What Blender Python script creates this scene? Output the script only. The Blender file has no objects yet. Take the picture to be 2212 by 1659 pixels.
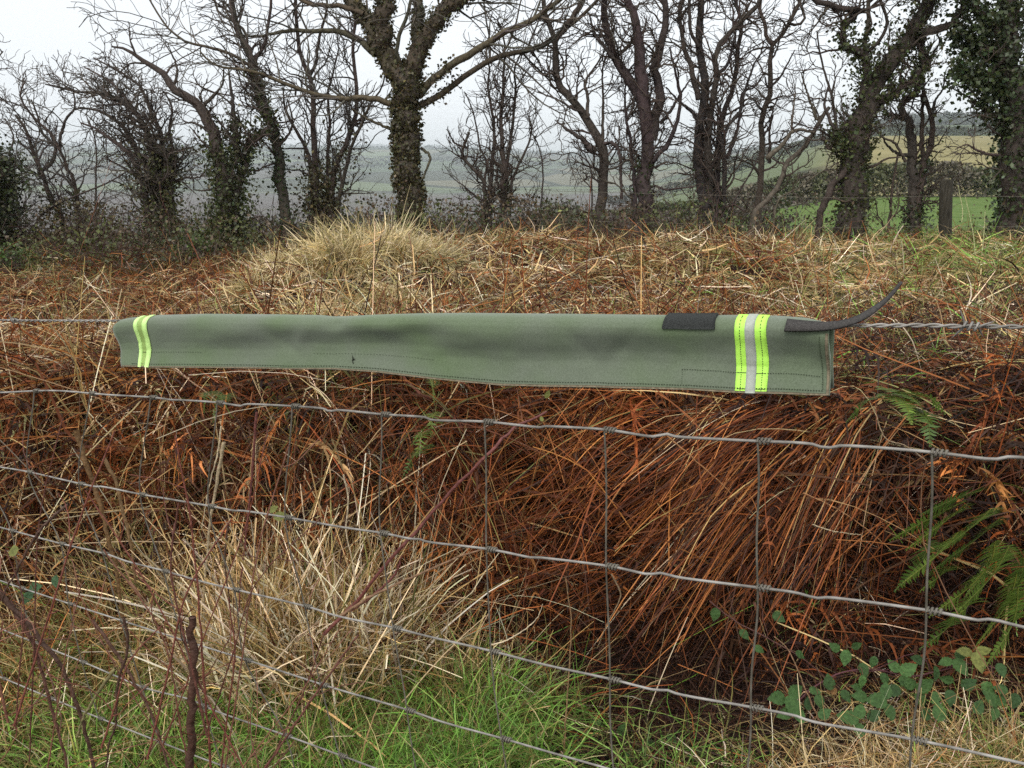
import bpy, math, random
import numpy as np
from math import radians, sin, cos, pi
random.seed(7)
R = np.random.default_rng(11)
SC = bpy.context.scene
COL = SC.collection

# ------------------------------------------------------------------ camera, light, exposure
EYE = np.array([0.0, 0.0, 1.25])
FPX, CX, CY = 1769.6, 1106.0, 829.5            # measured on a 2212 x 1659 copy of the photograph
PITCH = radians(14.51)
cam = bpy.data.cameras.new('camera')
cam.sensor_width = 36.0
cam.lens = 36.0 * FPX / 2212.0
cam.clip_start = 0.02
cam.clip_end = 12000
camo = bpy.data.objects.new('camera', cam)
COL.objects.link(camo)
camo.location = EYE
camo.rotation_euler = (radians(90) - PITCH, 0, 0)
SC.camera = camo

SUN_EL, SUN_AZ = radians(48), radians(205)      # azimuth clockwise from +y : behind the camera, a little to the left
world = bpy.data.worlds.new('World')
SC.world = world
world.use_nodes = True
wn, wl = world.node_tree.nodes, world.node_tree.links
wn.clear()
sky = wn.new('ShaderNodeTexSky')
sky.sky_type = 'NISHITA'
sky.sun_disc = False
sky.sun_elevation = SUN_EL
sky.sun_rotation = SUN_AZ
sky.air_density = 1.0
sky.dust_density = 3.0
hsv = wn.new('ShaderNodeHueSaturation')
hsv.inputs['Saturation'].default_value = 0.22
mixw = wn.new('ShaderNodeMix')
mixw.data_type = 'RGBA'
mixw.inputs[0].default_value = 0.72
mixw.inputs[7].default_value = (7.0, 7.32, 7.6, 1)
bg = wn.new('ShaderNodeBackground')
bg.inputs['Strength'].default_value = 0.121
wo = wn.new('ShaderNodeOutputWorld')
wl.new(sky.outputs[0], hsv.inputs['Color'])
wl.new(hsv.outputs[0], mixw.inputs[6])
wl.new(mixw.outputs[2], bg.inputs[0])
wl.new(bg.outputs[0], wo.inputs[0])

sun = bpy.data.lights.new('sun', 'SUN')
sun.energy = 1.1
sun.angle = radians(25)
sun.color = (1.0, 0.96, 0.9)
suno = bpy.data.objects.new('sun', sun)
COL.objects.link(suno)
suno.location = (-3, -6, 12)
# light travels along local -Z; the sun stands at azimuth SUN_AZ
suno.rotation_euler = (radians(90) - SUN_EL, 0, pi - SUN_AZ)

SC.view_settings.view_transform = 'Standard'
SC.view_settings.look = 'None'
SC.view_settings.exposure = 0.50
SC.view_settings.gamma = 1.0
SC.render.engine = 'CYCLES'
SC.cycles.max_bounces = 5
SC.cycles.diffuse_bounces = 3
SC.cycles.glossy_bounces = 2
SC.cycles.transmission_bounces = 2
SC.cycles.volume_bounces = 1
SC.cycles.use_denoising = False

# ------------------------------------------------------------------ helpers
def ray(x, y):
    x = np.asarray(x, float); y = np.asarray(y, float)
    X = (x - CX) / FPX; Y = (CY - y) / FPX
    c, s = cos(PITCH), sin(PITCH)
    return np.stack([X, c + Y * s, -s + Y * c], -1)

def at(x, y, depth):
    """the world point seen at (x, y) whose world y is depth"""
    r = ray(x, y)
    d = np.asarray(depth, float)
    return EYE + r * (d / r[..., 1])[..., None]

def proj(P):
    d = P - EYE
    c, s = cos(PITCH), sin(PITCH)
    Z = d[..., 1] * c - d[..., 2] * s
    U = d[..., 1] * s + d[..., 2] * c
    return CX + FPX * d[..., 0] / Z, CY - FPX * U / Z

def hash2(ix, iy, seed):
    n = (ix.astype(np.int64) * 374761393 + iy.astype(np.int64) * 668265263 + seed * 974711) & 0x7fffffff
    n = ((n ^ (n >> 13)) * 1274126177) & 0x7fffffff
    return ((n ^ (n >> 16)) & 0xffff) / 65535.0

def vnoise(x, y, seed=0):
    x = np.asarray(x, float); y = np.asarray(y, float)
    ix = np.floor(x); iy = np.floor(y)
    fx = x - ix; fy = y - iy
    fx = fx * fx * (3 - 2 * fx); fy = fy * fy * (3 - 2 * fy)
    a = hash2(ix, iy, seed); b = hash2(ix + 1, iy, seed)
    c = hash2(ix, iy + 1, seed); d = hash2(ix + 1, iy + 1, seed)
    return (a * (1 - fx) + b * fx) * (1 - fy) + (c * (1 - fx) + d * fx) * fy

def fbm(x, y, seed=0, oct=3):
    t = 0; amp = 0.5
    for k in range(oct):
        t = t + amp * (vnoise(x * 2 ** k, y * 2 ** k, seed + k * 17) - 0.5)
        amp *= 0.5
    return t

def sstep(a, b, x):
    t = np.clip((x - a) / (b - a), 0, 1)
    return t * t * (3 - 2 * t)

def unit(v):
    return v / (np.linalg.norm(v, axis=-1, keepdims=True) + 1e-9)

def link(o, parent=None):
    COL.objects.link(o)
    if parent is not None:
        o.parent = parent
        o.matrix_parent_inverse = parent.matrix_world.inverted()
    return o

def np_mesh(name, V, quads=None, tris=None, mat=None, col=None, parent=None, smooth=False, loc=None):
    """one mesh object from arrays; loc = world place of its origin"""
    V = np.asarray(V, np.float32).reshape(-1, 3)
    if loc is not None:
        V = V - np.asarray(loc, np.float32)
    me = bpy.data.meshes.new(name)
    parts = []; sizes = []
    if quads is not None and len(quads):
        q = np.asarray(quads, np.int32).reshape(-1, 4); parts.append(q.ravel()); sizes.append(np.full(len(q), 4, np.int32))
    if tris is not None and len(tris):
        t = np.asarray(tris, np.int32).reshape(-1, 3); parts.append(t.ravel()); sizes.append(np.full(len(t), 3, np.int32))
    loops = np.concatenate(parts); sz = np.concatenate(sizes)
    me.vertices.add(len(V)); me.vertices.foreach_set('co', V.ravel())
    me.loops.add(len(loops)); me.loops.foreach_set('vertex_index', loops)
    me.polygons.add(len(sz))
    st = np.zeros(len(sz), np.int32); st[1:] = np.cumsum(sz)[:-1]
    me.polygons.foreach_set('loop_start', st)
    if smooth:
        me.polygons.foreach_set('use_smooth', np.ones(len(sz), bool))
    if col is not None:
        a = me.color_attributes.new('Col', 'FLOAT_COLOR', 'POINT')
        c = np.ones((len(V), 4), np.float32); c[:, :3] = col
        a.data.foreach_set('color', c.ravel())
    me.update(calc_edges=True)
    me.validate()
    if mat is not None:
        me.materials.append(mat)
    o = bpy.data.objects.new(name, me)
    if loc is not None:
        o.location = (float(loc[0]), float(loc[1]), float(loc[2]))
    COL.objects.link(o)
    if parent is not None:
        o.parent = parent
        pl = parent.location
        if parent.parent is not None:
            pl = pl + parent.parent.location
        o.location = o.location - pl
    return o

def thing(name, label, cat, loc, group=None):
    o = bpy.data.objects.new(name, None)
    o.empty_display_size = 0.1
    COL.objects.link(o)
    o.location = (float(loc[0]), float(loc[1]), float(loc[2]))
    o['label'] = label; o['category'] = cat
    if group: o['group'] = group
    return o

def tag(o, label, cat, group=None, kind=None):
    o['label'] = label; o['category'] = cat
    if group: o['group'] = group
    if kind: o['kind'] = kind
    return o

class Geo:
    """collects vertices / faces / colours of one mesh"""
    def __init__(s):
        s.V = []; s.Q = []; s.T = []; s.C = []; s.n = 0
    def add(s, V, quads=None, tris=None, col=(1, 1, 1)):
        V = np.asarray(V, float).reshape(-1, 3)
        c = np.asarray(col, float)
        if c.ndim == 1: c = np.broadcast_to(c, V.shape)
        s.V.append(V); s.C.append(c)
        if quads is not None: s.Q.append(np.asarray(quads).reshape(-1, 4) + s.n)
        if tris is not None: s.T.append(np.asarray(tris).reshape(-1, 3) + s.n)
        s.n += len(V)
    def build(s, name, mat, parent=None, smooth=False, loc=None):
        return np_mesh(name, np.concatenate(s.V), np.concatenate(s.Q) if s.Q else None,
                       np.concatenate(s.T) if s.T else None, mat, np.concatenate(s.C), parent, smooth, loc)

def tubes(geo, P, rad, sides, col, caps=True):
    """P (n, m, 3) branch centre lines, rad (n, m)"""
    P = np.asarray(P, float); rad = np.asarray(rad, float)
    n, m, _ = P.shape
    T = unit(np.gradient(P, axis=1))
    mean = unit(T.mean(1))
    ref = np.where(np.abs(mean[:, 2:3]) > 0.8, np.array([[1.0, 0.13, 0]]), np.array([[0.1, 0.2, 1.0]]))
    S = unit(np.cross(T, ref[:, None, :])); U = np.cross(S, T)
    a = np.arange(sides) * 2 * pi / sides
    ring = (S[:, :, None, :] * np.cos(a)[None, None, :, None] + U[:, :, None, :] * np.sin(a)[None, None, :, None])
    V = P[:, :, None, :] + ring * rad[:, :, None, None]
    idx = np.arange(n * m * sides).reshape(n, m, sides)
    a0 = idx[:, :-1, :]; a1 = np.roll(a0, -1, 2); b0 = idx[:, 1:, :]; b1 = np.roll(b0, -1, 2)
    q = np.stack([a0, a1, b1, b0], -1).reshape(-1, 4)
    c = np.asarray(col, float)
    if c.ndim == 2:
        c = np.repeat(c, m * sides, 0)
    geo.add(V.reshape(-1, 3), q, None, c)

def ribbons(geo, P0, D0, L, W, droop, curl, nseg, col, kink=0.0, taper=0.75, face=None):
    """thin curved blades: n roots P0, directions D0"""
    n = len(P0)
    L = np.broadcast_to(np.asarray(L, float), (n,)); W = np.broadcast_to(np.asarray(W, float), (n,))
    droop = np.broadcast_to(np.asarray(droop, float), (n,)); curl = np.broadcast_to(np.asarray(curl, float), (n,))
    D0 = unit(D0)
    rv = unit(R.normal(size=(n, 3)))
    side = unit(np.cross(D0, rv))
    t = np.linspace(0, 1, nseg + 1)
    C = (P0[:, None, :] + L[:, None, None] * (D0[:, None, :] * t[None, :, None]
         + side[:, None, :] * (curl[:, None] * t[None, :] ** 2)[:, :, None]))
    C[:, :, 2] -= (L * droop)[:, None] * t[None, :] ** 2
    if kink:
        kv = R.normal(size=(n, 3)) * kink
        kt = R.uniform(0.3, 0.7, n)
        C += (L[:, None] * np.maximum(t[None, :] - kt[:, None], 0))[:, :, None] * kv[:, None, :]
    fv = unit(R.normal(size=(n, 3)) + (np.zeros(3) if face is None else np.asarray(face)))
    Tn = unit(np.gradient(C, axis=1))
    wv = unit(np.cross(Tn, fv[:, None, :]))
    w = (W[:, None] * 0.5) * (1 - taper * t[None, :] ** 1.5)
    V = np.stack([C - wv * w[:, :, None], C + wv * w[:, :, None]], 2)
    idx = np.arange(n * (nseg + 1) * 2).reshape(n, nseg + 1, 2)
    q = np.stack([idx[:, :-1, 0], idx[:, :-1, 1], idx[:, 1:, 1], idx[:, 1:, 0]], -1).reshape(-1, 4)
    c = np.asarray(col, float)
    if c.ndim == 1: c = np.broadcast_to(c, (n, 3))
    sh = np.linspace(0.92, 1.08, nseg + 1)       # tips a little more bleached than roots
    cc = (c[:, None, None, :] * sh[None, :, None, None]) * np.ones((1, 1, 2, 1))
    geo.add(V.reshape(-1, 3), q, None, cc.reshape(-1, 3))

def leaves(geo, P, size, col, up=0.0, pointed=True):
    """small folded leaves: 4 corners each, random facing"""
    n = len(P)
    nr = unit(R.normal(size=(n, 3)) + np.array([0, -0.4, up]))
    a = unit(np.cross(nr, unit(R.normal(size=(n, 3))))); b = np.cross(nr, a)
    s = np.broadcast_to(np.asarray(size, float), (n,))[:, None]
    V = np.stack([P - a * s * 0.55, P + b * s * 0.42 + nr * s * 0.1, P + a * s * 0.6, P - b * s * 0.42 + nr * s * 0.1], 1)
    idx = np.arange(n * 4).reshape(n, 4)
    t = np.concatenate([idx[:, [0, 1, 2]], idx[:, [0, 2, 3]]])
    c = np.asarray(col, float)
    if c.ndim == 1: c = np.broadcast_to(c, (n, 3))
    geo.add(V.reshape(-1, 3), None, t, np.repeat(c, 4, 0))

def spline(pts, m):
    """Catmull-Rom resampled to m points, evenly along its length"""
    p = np.asarray(pts, float)
    if len(p) == 2:
        return p[0] + (p[1] - p[0]) * np.linspace(0, 1, m)[:, None]
    q = np.vstack([2 * p[0] - p[1], p, 2 * p[-1] - p[-2]])
    out = []
    for i in range(len(p) - 1):
        a, b, c, d = q[i], q[i + 1], q[i + 2], q[i + 3]
        t = np.linspace(0, 1, 16, endpoint=False)[:, None]
        out.append(0.5 * (2 * b + (c - a) * t + (2 * a - 5 * b + 4 * c - d) * t ** 2 + (3 * b - a - 3 * c + d) * t ** 3))
    out = np.vstack(out + [p[-1:]])
    dd = np.r_[0, np.cumsum(np.linalg.norm(np.diff(out[:, :3], axis=0), axis=1))]
    s = np.linspace(0, dd[-1], m)
    return np.stack([np.interp(s, dd, out[:, k]) for k in range(out.shape[1])], 1)

def jit(c, n, amt=0.25, hue=0.06):
    c = np.asarray(c, float)
    k = np.exp(R.normal(size=(n, 1)) * amt)
    return np.clip(c * k * (1 + R.normal(size=(n, 3)) * hue), 0.003, 0.9)

# ------------------------------------------------------------------ materials
def new_mat(name):
    m = bpy.data.materials.new(name); m.use_nodes = True
    return m, m.node_tree.nodes, m.node_tree.links, m.node_tree.nodes['Principled BSDF']

def mat_attr(name, rough=0.75, trans=0.0, spec=0.3, noise=0.0, nscale=60.0):
    """colour carried by the mesh (each blade its own), optional fine mottling and light passing through"""
    m, N, L, b = new_mat(name)
    at_ = N.new('ShaderNodeAttribute'); at_.attribute_name = 'Col'
    src = at_.outputs['Color']
    if noise:
        tc = N.new('ShaderNodeTexCoord'); nz = N.new('ShaderNodeTexNoise'); nz.inputs['Scale'].default_value = nscale
        nz.inputs['Detail'].default_value = 4
        mr = N.new('ShaderNodeMapRange'); mr.inputs[1].default_value = 0.3; mr.inputs[2].default_value = 0.7
        mr.inputs[3].default_value = 1 - noise; mr.inputs[4].default_value = 1 + noise
        mx = N.new('ShaderNodeVectorMath'); mx.operation = 'SCALE'
        L.new(tc.outputs['Object'], nz.inputs['Vector']); L.new(nz.outputs[0], mr.inputs[0])
        L.new(src, mx.inputs[0]); L.new(mr.outputs[0], mx.inputs['Scale']); src = mx.outputs[0]
        bp = N.new('ShaderNodeBump'); bp.inputs['Strength'].default_value = 0.5; bp.inputs['Distance'].default_value = 0.01
        L.new(nz.outputs[0], bp.inputs['Height']); L.new(bp.outputs[0], b.inputs['Normal'])
    L.new(src, b.inputs['Base Color'])
    b.inputs['Roughness'].default_value = rough
    b.inputs['Specular IOR Level'].default_value = spec
    if trans:
        t = N.new('ShaderNodeBsdfTranslucent'); mix = N.new('ShaderNodeMixShader'); mix.inputs[0].default_value = trans
        L.new(src, t.inputs[0]); L.new(b.outputs[0], mix.inputs[1]); L.new(t.outputs[0], mix.inputs[2])
        L.new(mix.outputs[0], N['Material Output'].inputs[0])
    return m

def mat_noise(name, c1, c2, scale, rough=0.8, spec=0.3, bump=0.0, metal=0.0, detail=5.0, stretch=(1, 1, 1)):
    m, N, L, b = new_mat(name)
    tc = N.new('ShaderNodeTexCoord'); mp = N.new('ShaderNodeMapping'); mp.inputs['Scale'].default_value = stretch
    nz = N.new('ShaderNodeTexNoise'); nz.inputs['Scale'].default_value = scale; nz.inputs['Detail'].default_value = detail
    cr = N.new('ShaderNodeValToRGB')
    cr.color_ramp.elements[0].position = 0.35; cr.color_ramp.elements[0].color = (*c1, 1)
    cr.color_ramp.elements[1].position = 0.65; cr.color_ramp.elements[1].color = (*c2, 1)
    L.new(tc.outputs['Object'], mp.inputs[0]); L.new(mp.outputs[0], nz.inputs['Vector'])
    L.new(nz.outputs[0], cr.inputs[0]); L.new(cr.outputs[0], b.inputs['Base Color'])
    b.inputs['Roughness'].default_value = rough; b.inputs['Specular IOR Level'].default_value = spec
    b.inputs['Metallic'].default_value = metal
    if bump:
        bp = N.new('ShaderNodeBump'); bp.inputs['Strength'].default_value = bump; bp.inputs['Distance'].default_value = 0.002
        L.new(nz.outputs[0], bp.inputs['Height']); L.new(bp.outputs[0], b.inputs['Normal'])
    return m

M_BLADE = mat_attr('dry_blades', 0.6, 0.12, 0.25)
M_GREEN = mat_attr('green_blades', 0.5, 0.3, 0.4)
M_BARK = mat_attr('bark', 0.85, 0.0, 0.2, 0.45, 22.0)
M_TWIG = mat_attr('twigs', 0.8, 0.0, 0.2)
M_LEAF = mat_attr('leaves', 0.42, 0.15, 0.4)
M_BRAMBLE = mat_attr('bramble_leaves', 0.6, 0.2, 0.25, 0.3, 160)
M_CANE = mat_attr('canes', 0.6, 0.0, 0.3, 0.35, 90.0)
M_WIRE = mat_noise('galvanised_wire', (0.155, 0.14, 0.12), (0.36, 0.335, 0.30), 38, 0.55, 0.5, 0.2, 0.1)
M_STAY = mat_noise('weathered_wire', (0.085, 0.075, 0.055), (0.185, 0.165, 0.13), 55, 0.6, 0.4, 0.2, 0.1)

# ------------------------------------------------------------------ terrain
def bank_edge(x):
    xc = np.clip(x, -6, 6)
    return 1.98 - 0.13 * xc + 0.12 * np.exp(-((x - 0.32) / 0.34) ** 2) + 0.28 * fbm(x * 1.1, x * 0 + 3.3, 5)

LP = np.array([(9, .36), (14, .15), (20, -.15), (60, -3), (150, -7), (300, -11), (800, -15), (1300, 8), (2200, 64), (2600, 74), (3200, 62), (4300, 30)])
RP = np.array([(9, .45), (14, .15), (20, -.10), (50, -.15), (60, 0), (120, 3.2), (250, 10.5), (310, 14), (330, 14.5), (700, 37), (820, 44), (1500, 52), (4300, 30)])

def height(x, y):
    x = np.asarray(x, float); y = np.asarray(y, float)
    xc = np.clip(x, -3, 3)
    low = 0.05 + 0.035 * xc + 0.10 * fbm(x * 1.6, y * 1.6, 2)
    low = low - 0.16 * np.exp(-((x - 0.30) / 0.34) ** 2 - ((y - 1.80) / 0.22) ** 2)
    e = bank_edge(x)
    wid = 0.46 - 0.05 * xc
    k = sstep(0, 1, (y - e) / wid)
    top = 0.55 + 0.02 * xc + 0.30 * fbm(x * 0.75, y * 0.75, 9) + 0.20 * fbm(x * 2.2, y * 2.2, 13)
    top = top + 0.17 * np.exp(-(((x + 1.05) / 0.75) ** 2 + ((y - 5.2) / 0.8) ** 2)) - 0.10 * np.exp(-(((x + 2.6) / 1.3) ** 2 + ((y - 4.5) / 1.6) ** 2))
    top = top + 0.10 * np.exp(-(((x - 0.9) / 1.4) ** 2 + ((y - 6.6) / 1.0) ** 2))
    top = top - 0.030 * np.clip(y - 3, 0, 8) - 0.24 * sstep(-0.16, -0.5, x / np.maximum(y, 1)) * sstep(3, 6, y) + 0.09 * np.exp(-(((x - 0.7) / 2.0) ** 2 + ((y - 6.8) / 1.3) ** 2))
    near = low + (top - low) * k + 0.27 * fbm(x * 3.1, y * 2.0, 23) * 4 * k * (1 - k)
    u = x / np.maximum(y, 12)
    ly = np.log(np.maximum(y, 5))
    hl = np.interp(ly, np.log(LP[:, 0]), LP[:, 1]); hr = np.interp(ly, np.log(RP[:, 0]), RP[:, 1])
    dip = 1 - 0.34 * np.exp(-((u - 0.10) / 0.14) ** 2) * (hl > 0)
    w = sstep(0.10, 0.44, u)
    far = hl * dip * (1 - w) + hr * w
    far = far + np.clip((y - 40) / 600, 0, 1) * 7 * fbm(x / 260, y / 260, 31) * np.clip(y / 900, 0.1, 2.2)
    f = sstep(8.0, 13.0, y)
    return near * (1 - f) + far * f

def grow(a, b, first, ratio):
    out = [a]; s = first
    while abs(out[-1]) < abs(b):
        out.append(out[-1] + math.copysign(s, b)); s *= ratio
    out[-1] = b
    return out[1:]
xs = np.arange(-4.6, 4.601, 0.06)
xs = np.r_[grow(-4.6, -4000, 0.1, 1.085)[::-1], xs, grow(4.6, 4000, 0.1, 1.085)]
ys = np.arange(0.9, 10.01, 0.06)
ys = np.r_[np.linspace(-30, 0.6, 24), ys, grow(10, 4200, 0.1, 1.075)]
GX, GY = np.meshgrid(xs, ys)
GZ = height(GX, GY)
ni, nj = GX.shape
ix = np.arange(ni * nj).reshape(ni, nj)
quads = np.stack([ix[:-1, :-1], ix[:-1, 1:], ix[1:, 1:], ix[1:, :-1]], -1).reshape(-1, 4)

def ground_material():
    m, N, L, b = new_mat('ground_cover')
    ge = N.new('ShaderNodeNewGeometry'); sp = N.new('ShaderNodeSeparateXYZ'); L.new(ge.outputs['Position'], sp.inputs[0])
    X, Y = sp.outputs[0], sp.outputs[1]
    def noise(scale, detail=5):
        n = N.new('ShaderNodeTexNoise'); n.inputs['Scale'].default_value = scale; n.inputs['Detail'].default_value = detail
        L.new(ge.outputs['Position'], n.inputs['Vector']); return n.outputs[0]
    def ramp(fac, *stops, const=False):
        r = N.new('ShaderNodeValToRGB')
        if const: r.color_ramp.interpolation = 'CONSTANT'
        while len(r.color_ramp.elements) < len(stops): r.color_ramp.elements.new(0.5)
        for e, (p, c) in zip(r.color_ramp.elements, stops): e.position = p; e.color = (*c, 1)
        L.new(fac, r.inputs[0]); return r.outputs[0]
    def rng(v, a, b_):
        r = N.new('ShaderNodeMapRange'); r.interpolation_type = 'SMOOTHSTEP'
        r.inputs[1].default_value = a; r.inputs[2].default_value = b_; L.new(v, r.inputs[0]); return r.outputs[0]
    def mix(f, a, c):
        x = N.new('ShaderNodeMix'); x.data_type = 'RGBA'; L.new(f, x.inputs[0])
        for s, v in ((6, a), (7, c)):
            if isinstance(v, tuple): x.inputs[s].default_value = (*v, 1)
            else: L.new(v, x.inputs[s])
        return x.outputs[2]
    def math_(op, a, c):
        x = N.new('ShaderNodeMath'); x.operation = op
        for s, v in ((0, a), (1, c)):
            if isinstance(v, (int, float)): x.inputs[s].default_value = v
            else: L.new(v, x.inputs[s])
        return x.outputs[0]
    soil = ramp(noise(9), (0.3, (0.010, 0.007, 0.006)), (0.6, (0.022, 0.014, 0.010)), (0.78, (0.035, 0.032, 0.012)))
    rough_grass = ramp(noise(2.5), (0.3, (0.10, 0.055, 0.025)), (0.55, (0.10, 0.10, 0.03)), (0.75, (0.2, 0.15, 0.06)))
    green = ramp(noise(0.9), (0.35, (0.085, 0.145, 0.028)), (0.65, (0.135, 0.19, 0.05)))
    moor = ramp(noise(0.05), (0.3, (0.105, 0.10, 0.085)), (0.5, (0.15, 0.135, 0.13)), (0.7, (0.12, 0.125, 0.085)))
    tan = ramp(noise(0.12), (0.35, (0.20, 0.175, 0.075)), (0.65, (0.29, 0.25, 0.11)))
    vo = N.new('ShaderNodeTexVoronoi'); vo.inputs['Scale'].default_value = 0.0062
    L.new(ge.outputs['Position'], vo.inputs['Vector'])
    vsep = N.new('ShaderNodeSeparateColor'); L.new(vo.outputs['Color'], vsep.inputs[0])
    fields = ramp(vsep.outputs[0], (0.0, (0.085, 0.115, 0.06)), (0.25, (0.15, 0.185, 0.09)), (0.45, (0.06, 0.065, 0.042)),
                  (0.6, (0.18, 0.165, 0.105)), (0.78, (0.11, 0.155, 0.075)), (0.9, (0.115, 0.10, 0.085)), const=True)
    ve = N.new('ShaderNodeTexVoronoi'); ve.feature = 'DISTANCE_TO_EDGE'; ve.inputs['Scale'].default_value = 0.0062
    L.new(ge.outputs['Position'], ve.inputs['Vector'])
    fields = mix(rng(ve.outputs[0], 0.02, 0.06), (0.03, 0.035, 0.02), fields)
    fields = mix(math_('MULTIPLY', noise(0.03), 0.5), fields, (0.07, 0.08, 0.05))
    u = math_('DIVIDE', X, math_('MAXIMUM', Y, 5.0))
    right = rng(u, 0.12, 0.20)
    f_right = mix(rng(Y, 49.0, 50.5), green, mix(rng(u, 0.33, 0.42), fields, tan))
    f_right = mix(rng(Y, 300.0, 312.0), f_right, fields)
    f_left = mix(rng(Y, 26.0, 70.0), rough_grass, moor)
    f_left = mix(rng(Y, 520.0, 800.0), f_left, fields)
    far = mix(right, f_left, f_right)
    n2 = math_('ADD', Y, math_('MULTIPLY', noise(0.8), 3.0))
    mid = mix(rng(n2, 13.0, 14.6), rough_grass, far)
    allc = mix(rng(Y, 7.5, 10.5), soil, mid)
    L.new(allc, b.inputs['Base Color'])
    b.inputs['Roughness'].default_value = 0.95; b.inputs['Specular IOR Level'].default_value = 0.15
    bp = N.new('ShaderNodeBump'); bp.inputs['Strength'].default_value = 0.7; bp.inputs['Distance'].default_value = 0.03
    L.new(noise(35), bp.inputs['Height']); L.new(bp.outputs[0], b.inputs['Normal'])
    return m
g = np_mesh('ground', np.stack([GX, GY, GZ], -1), quads, None, ground_material(), smooth=True)
g['kind'] = 'structure'

# air between here and the far hills: one closed box round everything
hz = Geo()
x0, x1, y0, y1, z0, z1 = -4100, 4100, -60, 4300, float(GZ.min()) - 1.0, float(GZ.max()) + 14
hz.add([(x0, y0, z0), (x1, y0, z0), (x1, y1, z0), (x0, y1, z0), (x0, y0, z1), (x1, y0, z1), (x1, y1, z1), (x0, y1, z1)],
       [(0, 3, 2, 1), (4, 5, 6, 7), (0, 1, 5, 4), (1, 2, 6, 5), (2, 3, 7, 6), (3, 0, 4, 7)])
hm = bpy.data.materials.new('air'); hm.use_nodes = True
hm.node_tree.nodes.clear()
pv = hm.node_tree.nodes.new('ShaderNodeVolumePrincipled'); ho = hm.node_tree.nodes.new('ShaderNodeOutputMaterial')
pv.inputs['Color'].default_value = (0.90, 0.96, 1.0, 1); pv.inputs['Density'].default_value = 0.00037
pv.inputs['Anisotropy'].default_value = 0.2
hm.node_tree.links.new(pv.outputs[0], ho.inputs['Volume'])
hazeo = hz.build('haze', hm); hazeo['kind'] = 'stuff'

# ------------------------------------------------------------------ the fence plane
FA, FB = 0.95, -math.tan(radians(30))
FDIR = unit(np.array([1.0, FB, 0.0])); FN = unit(np.array([FB, -1.0, 0.0]))     # along the fence, and towards the camera
def onf(pts, off=0.0):
    pts = np.asarray(pts, float)
    r = ray(pts[:, 0], pts[:, 1])
    t = FA / (r[:, 1] - FB * r[:, 0])
    return EYE + r * t[:, None] + FN * off

WIRES = [
 [(0,848),(114,844),(235,853),(323,858),(372,864),(386,864),(464,869),(523,877),(540,873),(685,881),(712,889),(734,886),(825,895),(915,901),(940,908),(1048,911),(1161,923),(1182,921),(1306,928),(1406,943),(1437,937),(1469,944),(1637,953),(1744,958),(1785,968),(1832,963),(2013,977),(2138,992),(2178,987),(2212,989)],
 [(0,1009),(60,1019),(165,1043),(205,1051),(226,1052),(300,1067),(370,1079),(453,1093),(505,1103),(530,1104),(627,1119),(734,1138),(823,1151),(887,1164),(904,1164),(933,1172),(1053,1186),(1149,1205),(1172,1205),(1315,1223),(1396,1240),(1428,1238),(1477,1249),(1642,1270),(1717,1280),(1763,1292),(1805,1292),(2000,1318),(2113,1340),(2142,1338),(2212,1355)],
 [(0,1139),(131,1174),(223,1195),(276,1213),(354,1233),(435,1256),(506,1273),(658,1309),(734,1332),(851,1356),(922,1374),(1060,1406),(1177,1436),(1315,1466),(1407,1489),(1442,1491),(1477,1502),(1625,1528),(1717,1546),(1770,1562),(1982,1599),(2212,1650)],
 [(0,1254),(46,1270),(150,1304),(258,1339),(396,1383),(531,1425),(694,1478),(743,1493),(879,1533),(964,1562),(1085,1595),(1195,1627),(1308,1659),(1600,1745),(2100,1890)],
 [(0,1358),(177,1429),(308,1484),(407,1510),(474,1539),(616,1588),(734,1631),(900,1690),(1300,1810),(1700,1930)],
 [(0,1462),(200,1545),(418,1631),(474,1652),(740,1755),(1000,1845)],
]
STAYS = [
 [(75,845),(62,1019),(131,1174),(150,1304),(177,1429),(215,1551)],
 [(196,850),(172,1045),(223,1195),(262,1340),(308,1484),(345,1602)],
 [(326,858),(304,1068),(354,1233),(396,1383),(440,1526),(480,1654)],
 [(470,870),(452,1093),(506,1273),(531,1425),(616,1588),(650,1720)],
 [(632,878),(618,1118),(658,1309),(694,1478),(734,1631),(790,1773)],
 [(825,895),(823,1151),(851,1356),(879,1533),(905,1692)],
 [(1047,911),(1053,1186),(1060,1406),(1085,1595),(1105,1752)],
 [(1306,928),(1312,1223),(1317,1466),(1326,1664),(1335,1822)],
 [(1637,953),(1636,1269),(1622,1528),(1612,1749)],
 [(2013,977),(2002,1318),(1972,1597),(1945,1845)],
]
fence = thing('stock_fence', 'galvanised square mesh stock fence sloping across in front of the bracken bank', 'fence', (0.0, FA, 0.1))
def tube_one(name, P, r, sides, mat, parent=None, loc=None, col=(1, 1, 1)):
    gg = Geo(); tubes(gg, P[None], np.broadcast_to(np.asarray(r, float), (len(P),))[None], sides, col)
    return gg.build(name, mat, parent, True, loc)
wire3d = []
for k, w in enumerate(WIRES):
    P = onf(w)
    el = np.array([P[0] - FDIR * d + np.array([0, 0, -.062 * d]) for d in (1.6, 1.3, 1.0, .7, .45, .25, .1, .04)])
    er = np.array([P[-1] + FDIR * d + np.array([0, 0, .06 * d]) for d in (.04, .1, .2, .32, .45)])
    P = np.vstack([el, P, er])
    P = spline(P, 420)
    wire3d.append(P)
    tube_one('line_wire', P, 0.0016 if k in (0, 1, 2) else 0.00145, 8, M_WIRE, fence, P[210])
def wire_at(k, q):
    """point of wire k at fence coordinate q (metres along the fence)"""
    s = (wire3d[k] - np.array([0, FA, 0])) @ FDIR
    return np.array([np.interp(q, s, wire3d[k][:, i]) for i in range(3)])
def fq(P): return float((P - np.array([0, FA, 0])) @ FDIR)
stays3d = []
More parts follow.
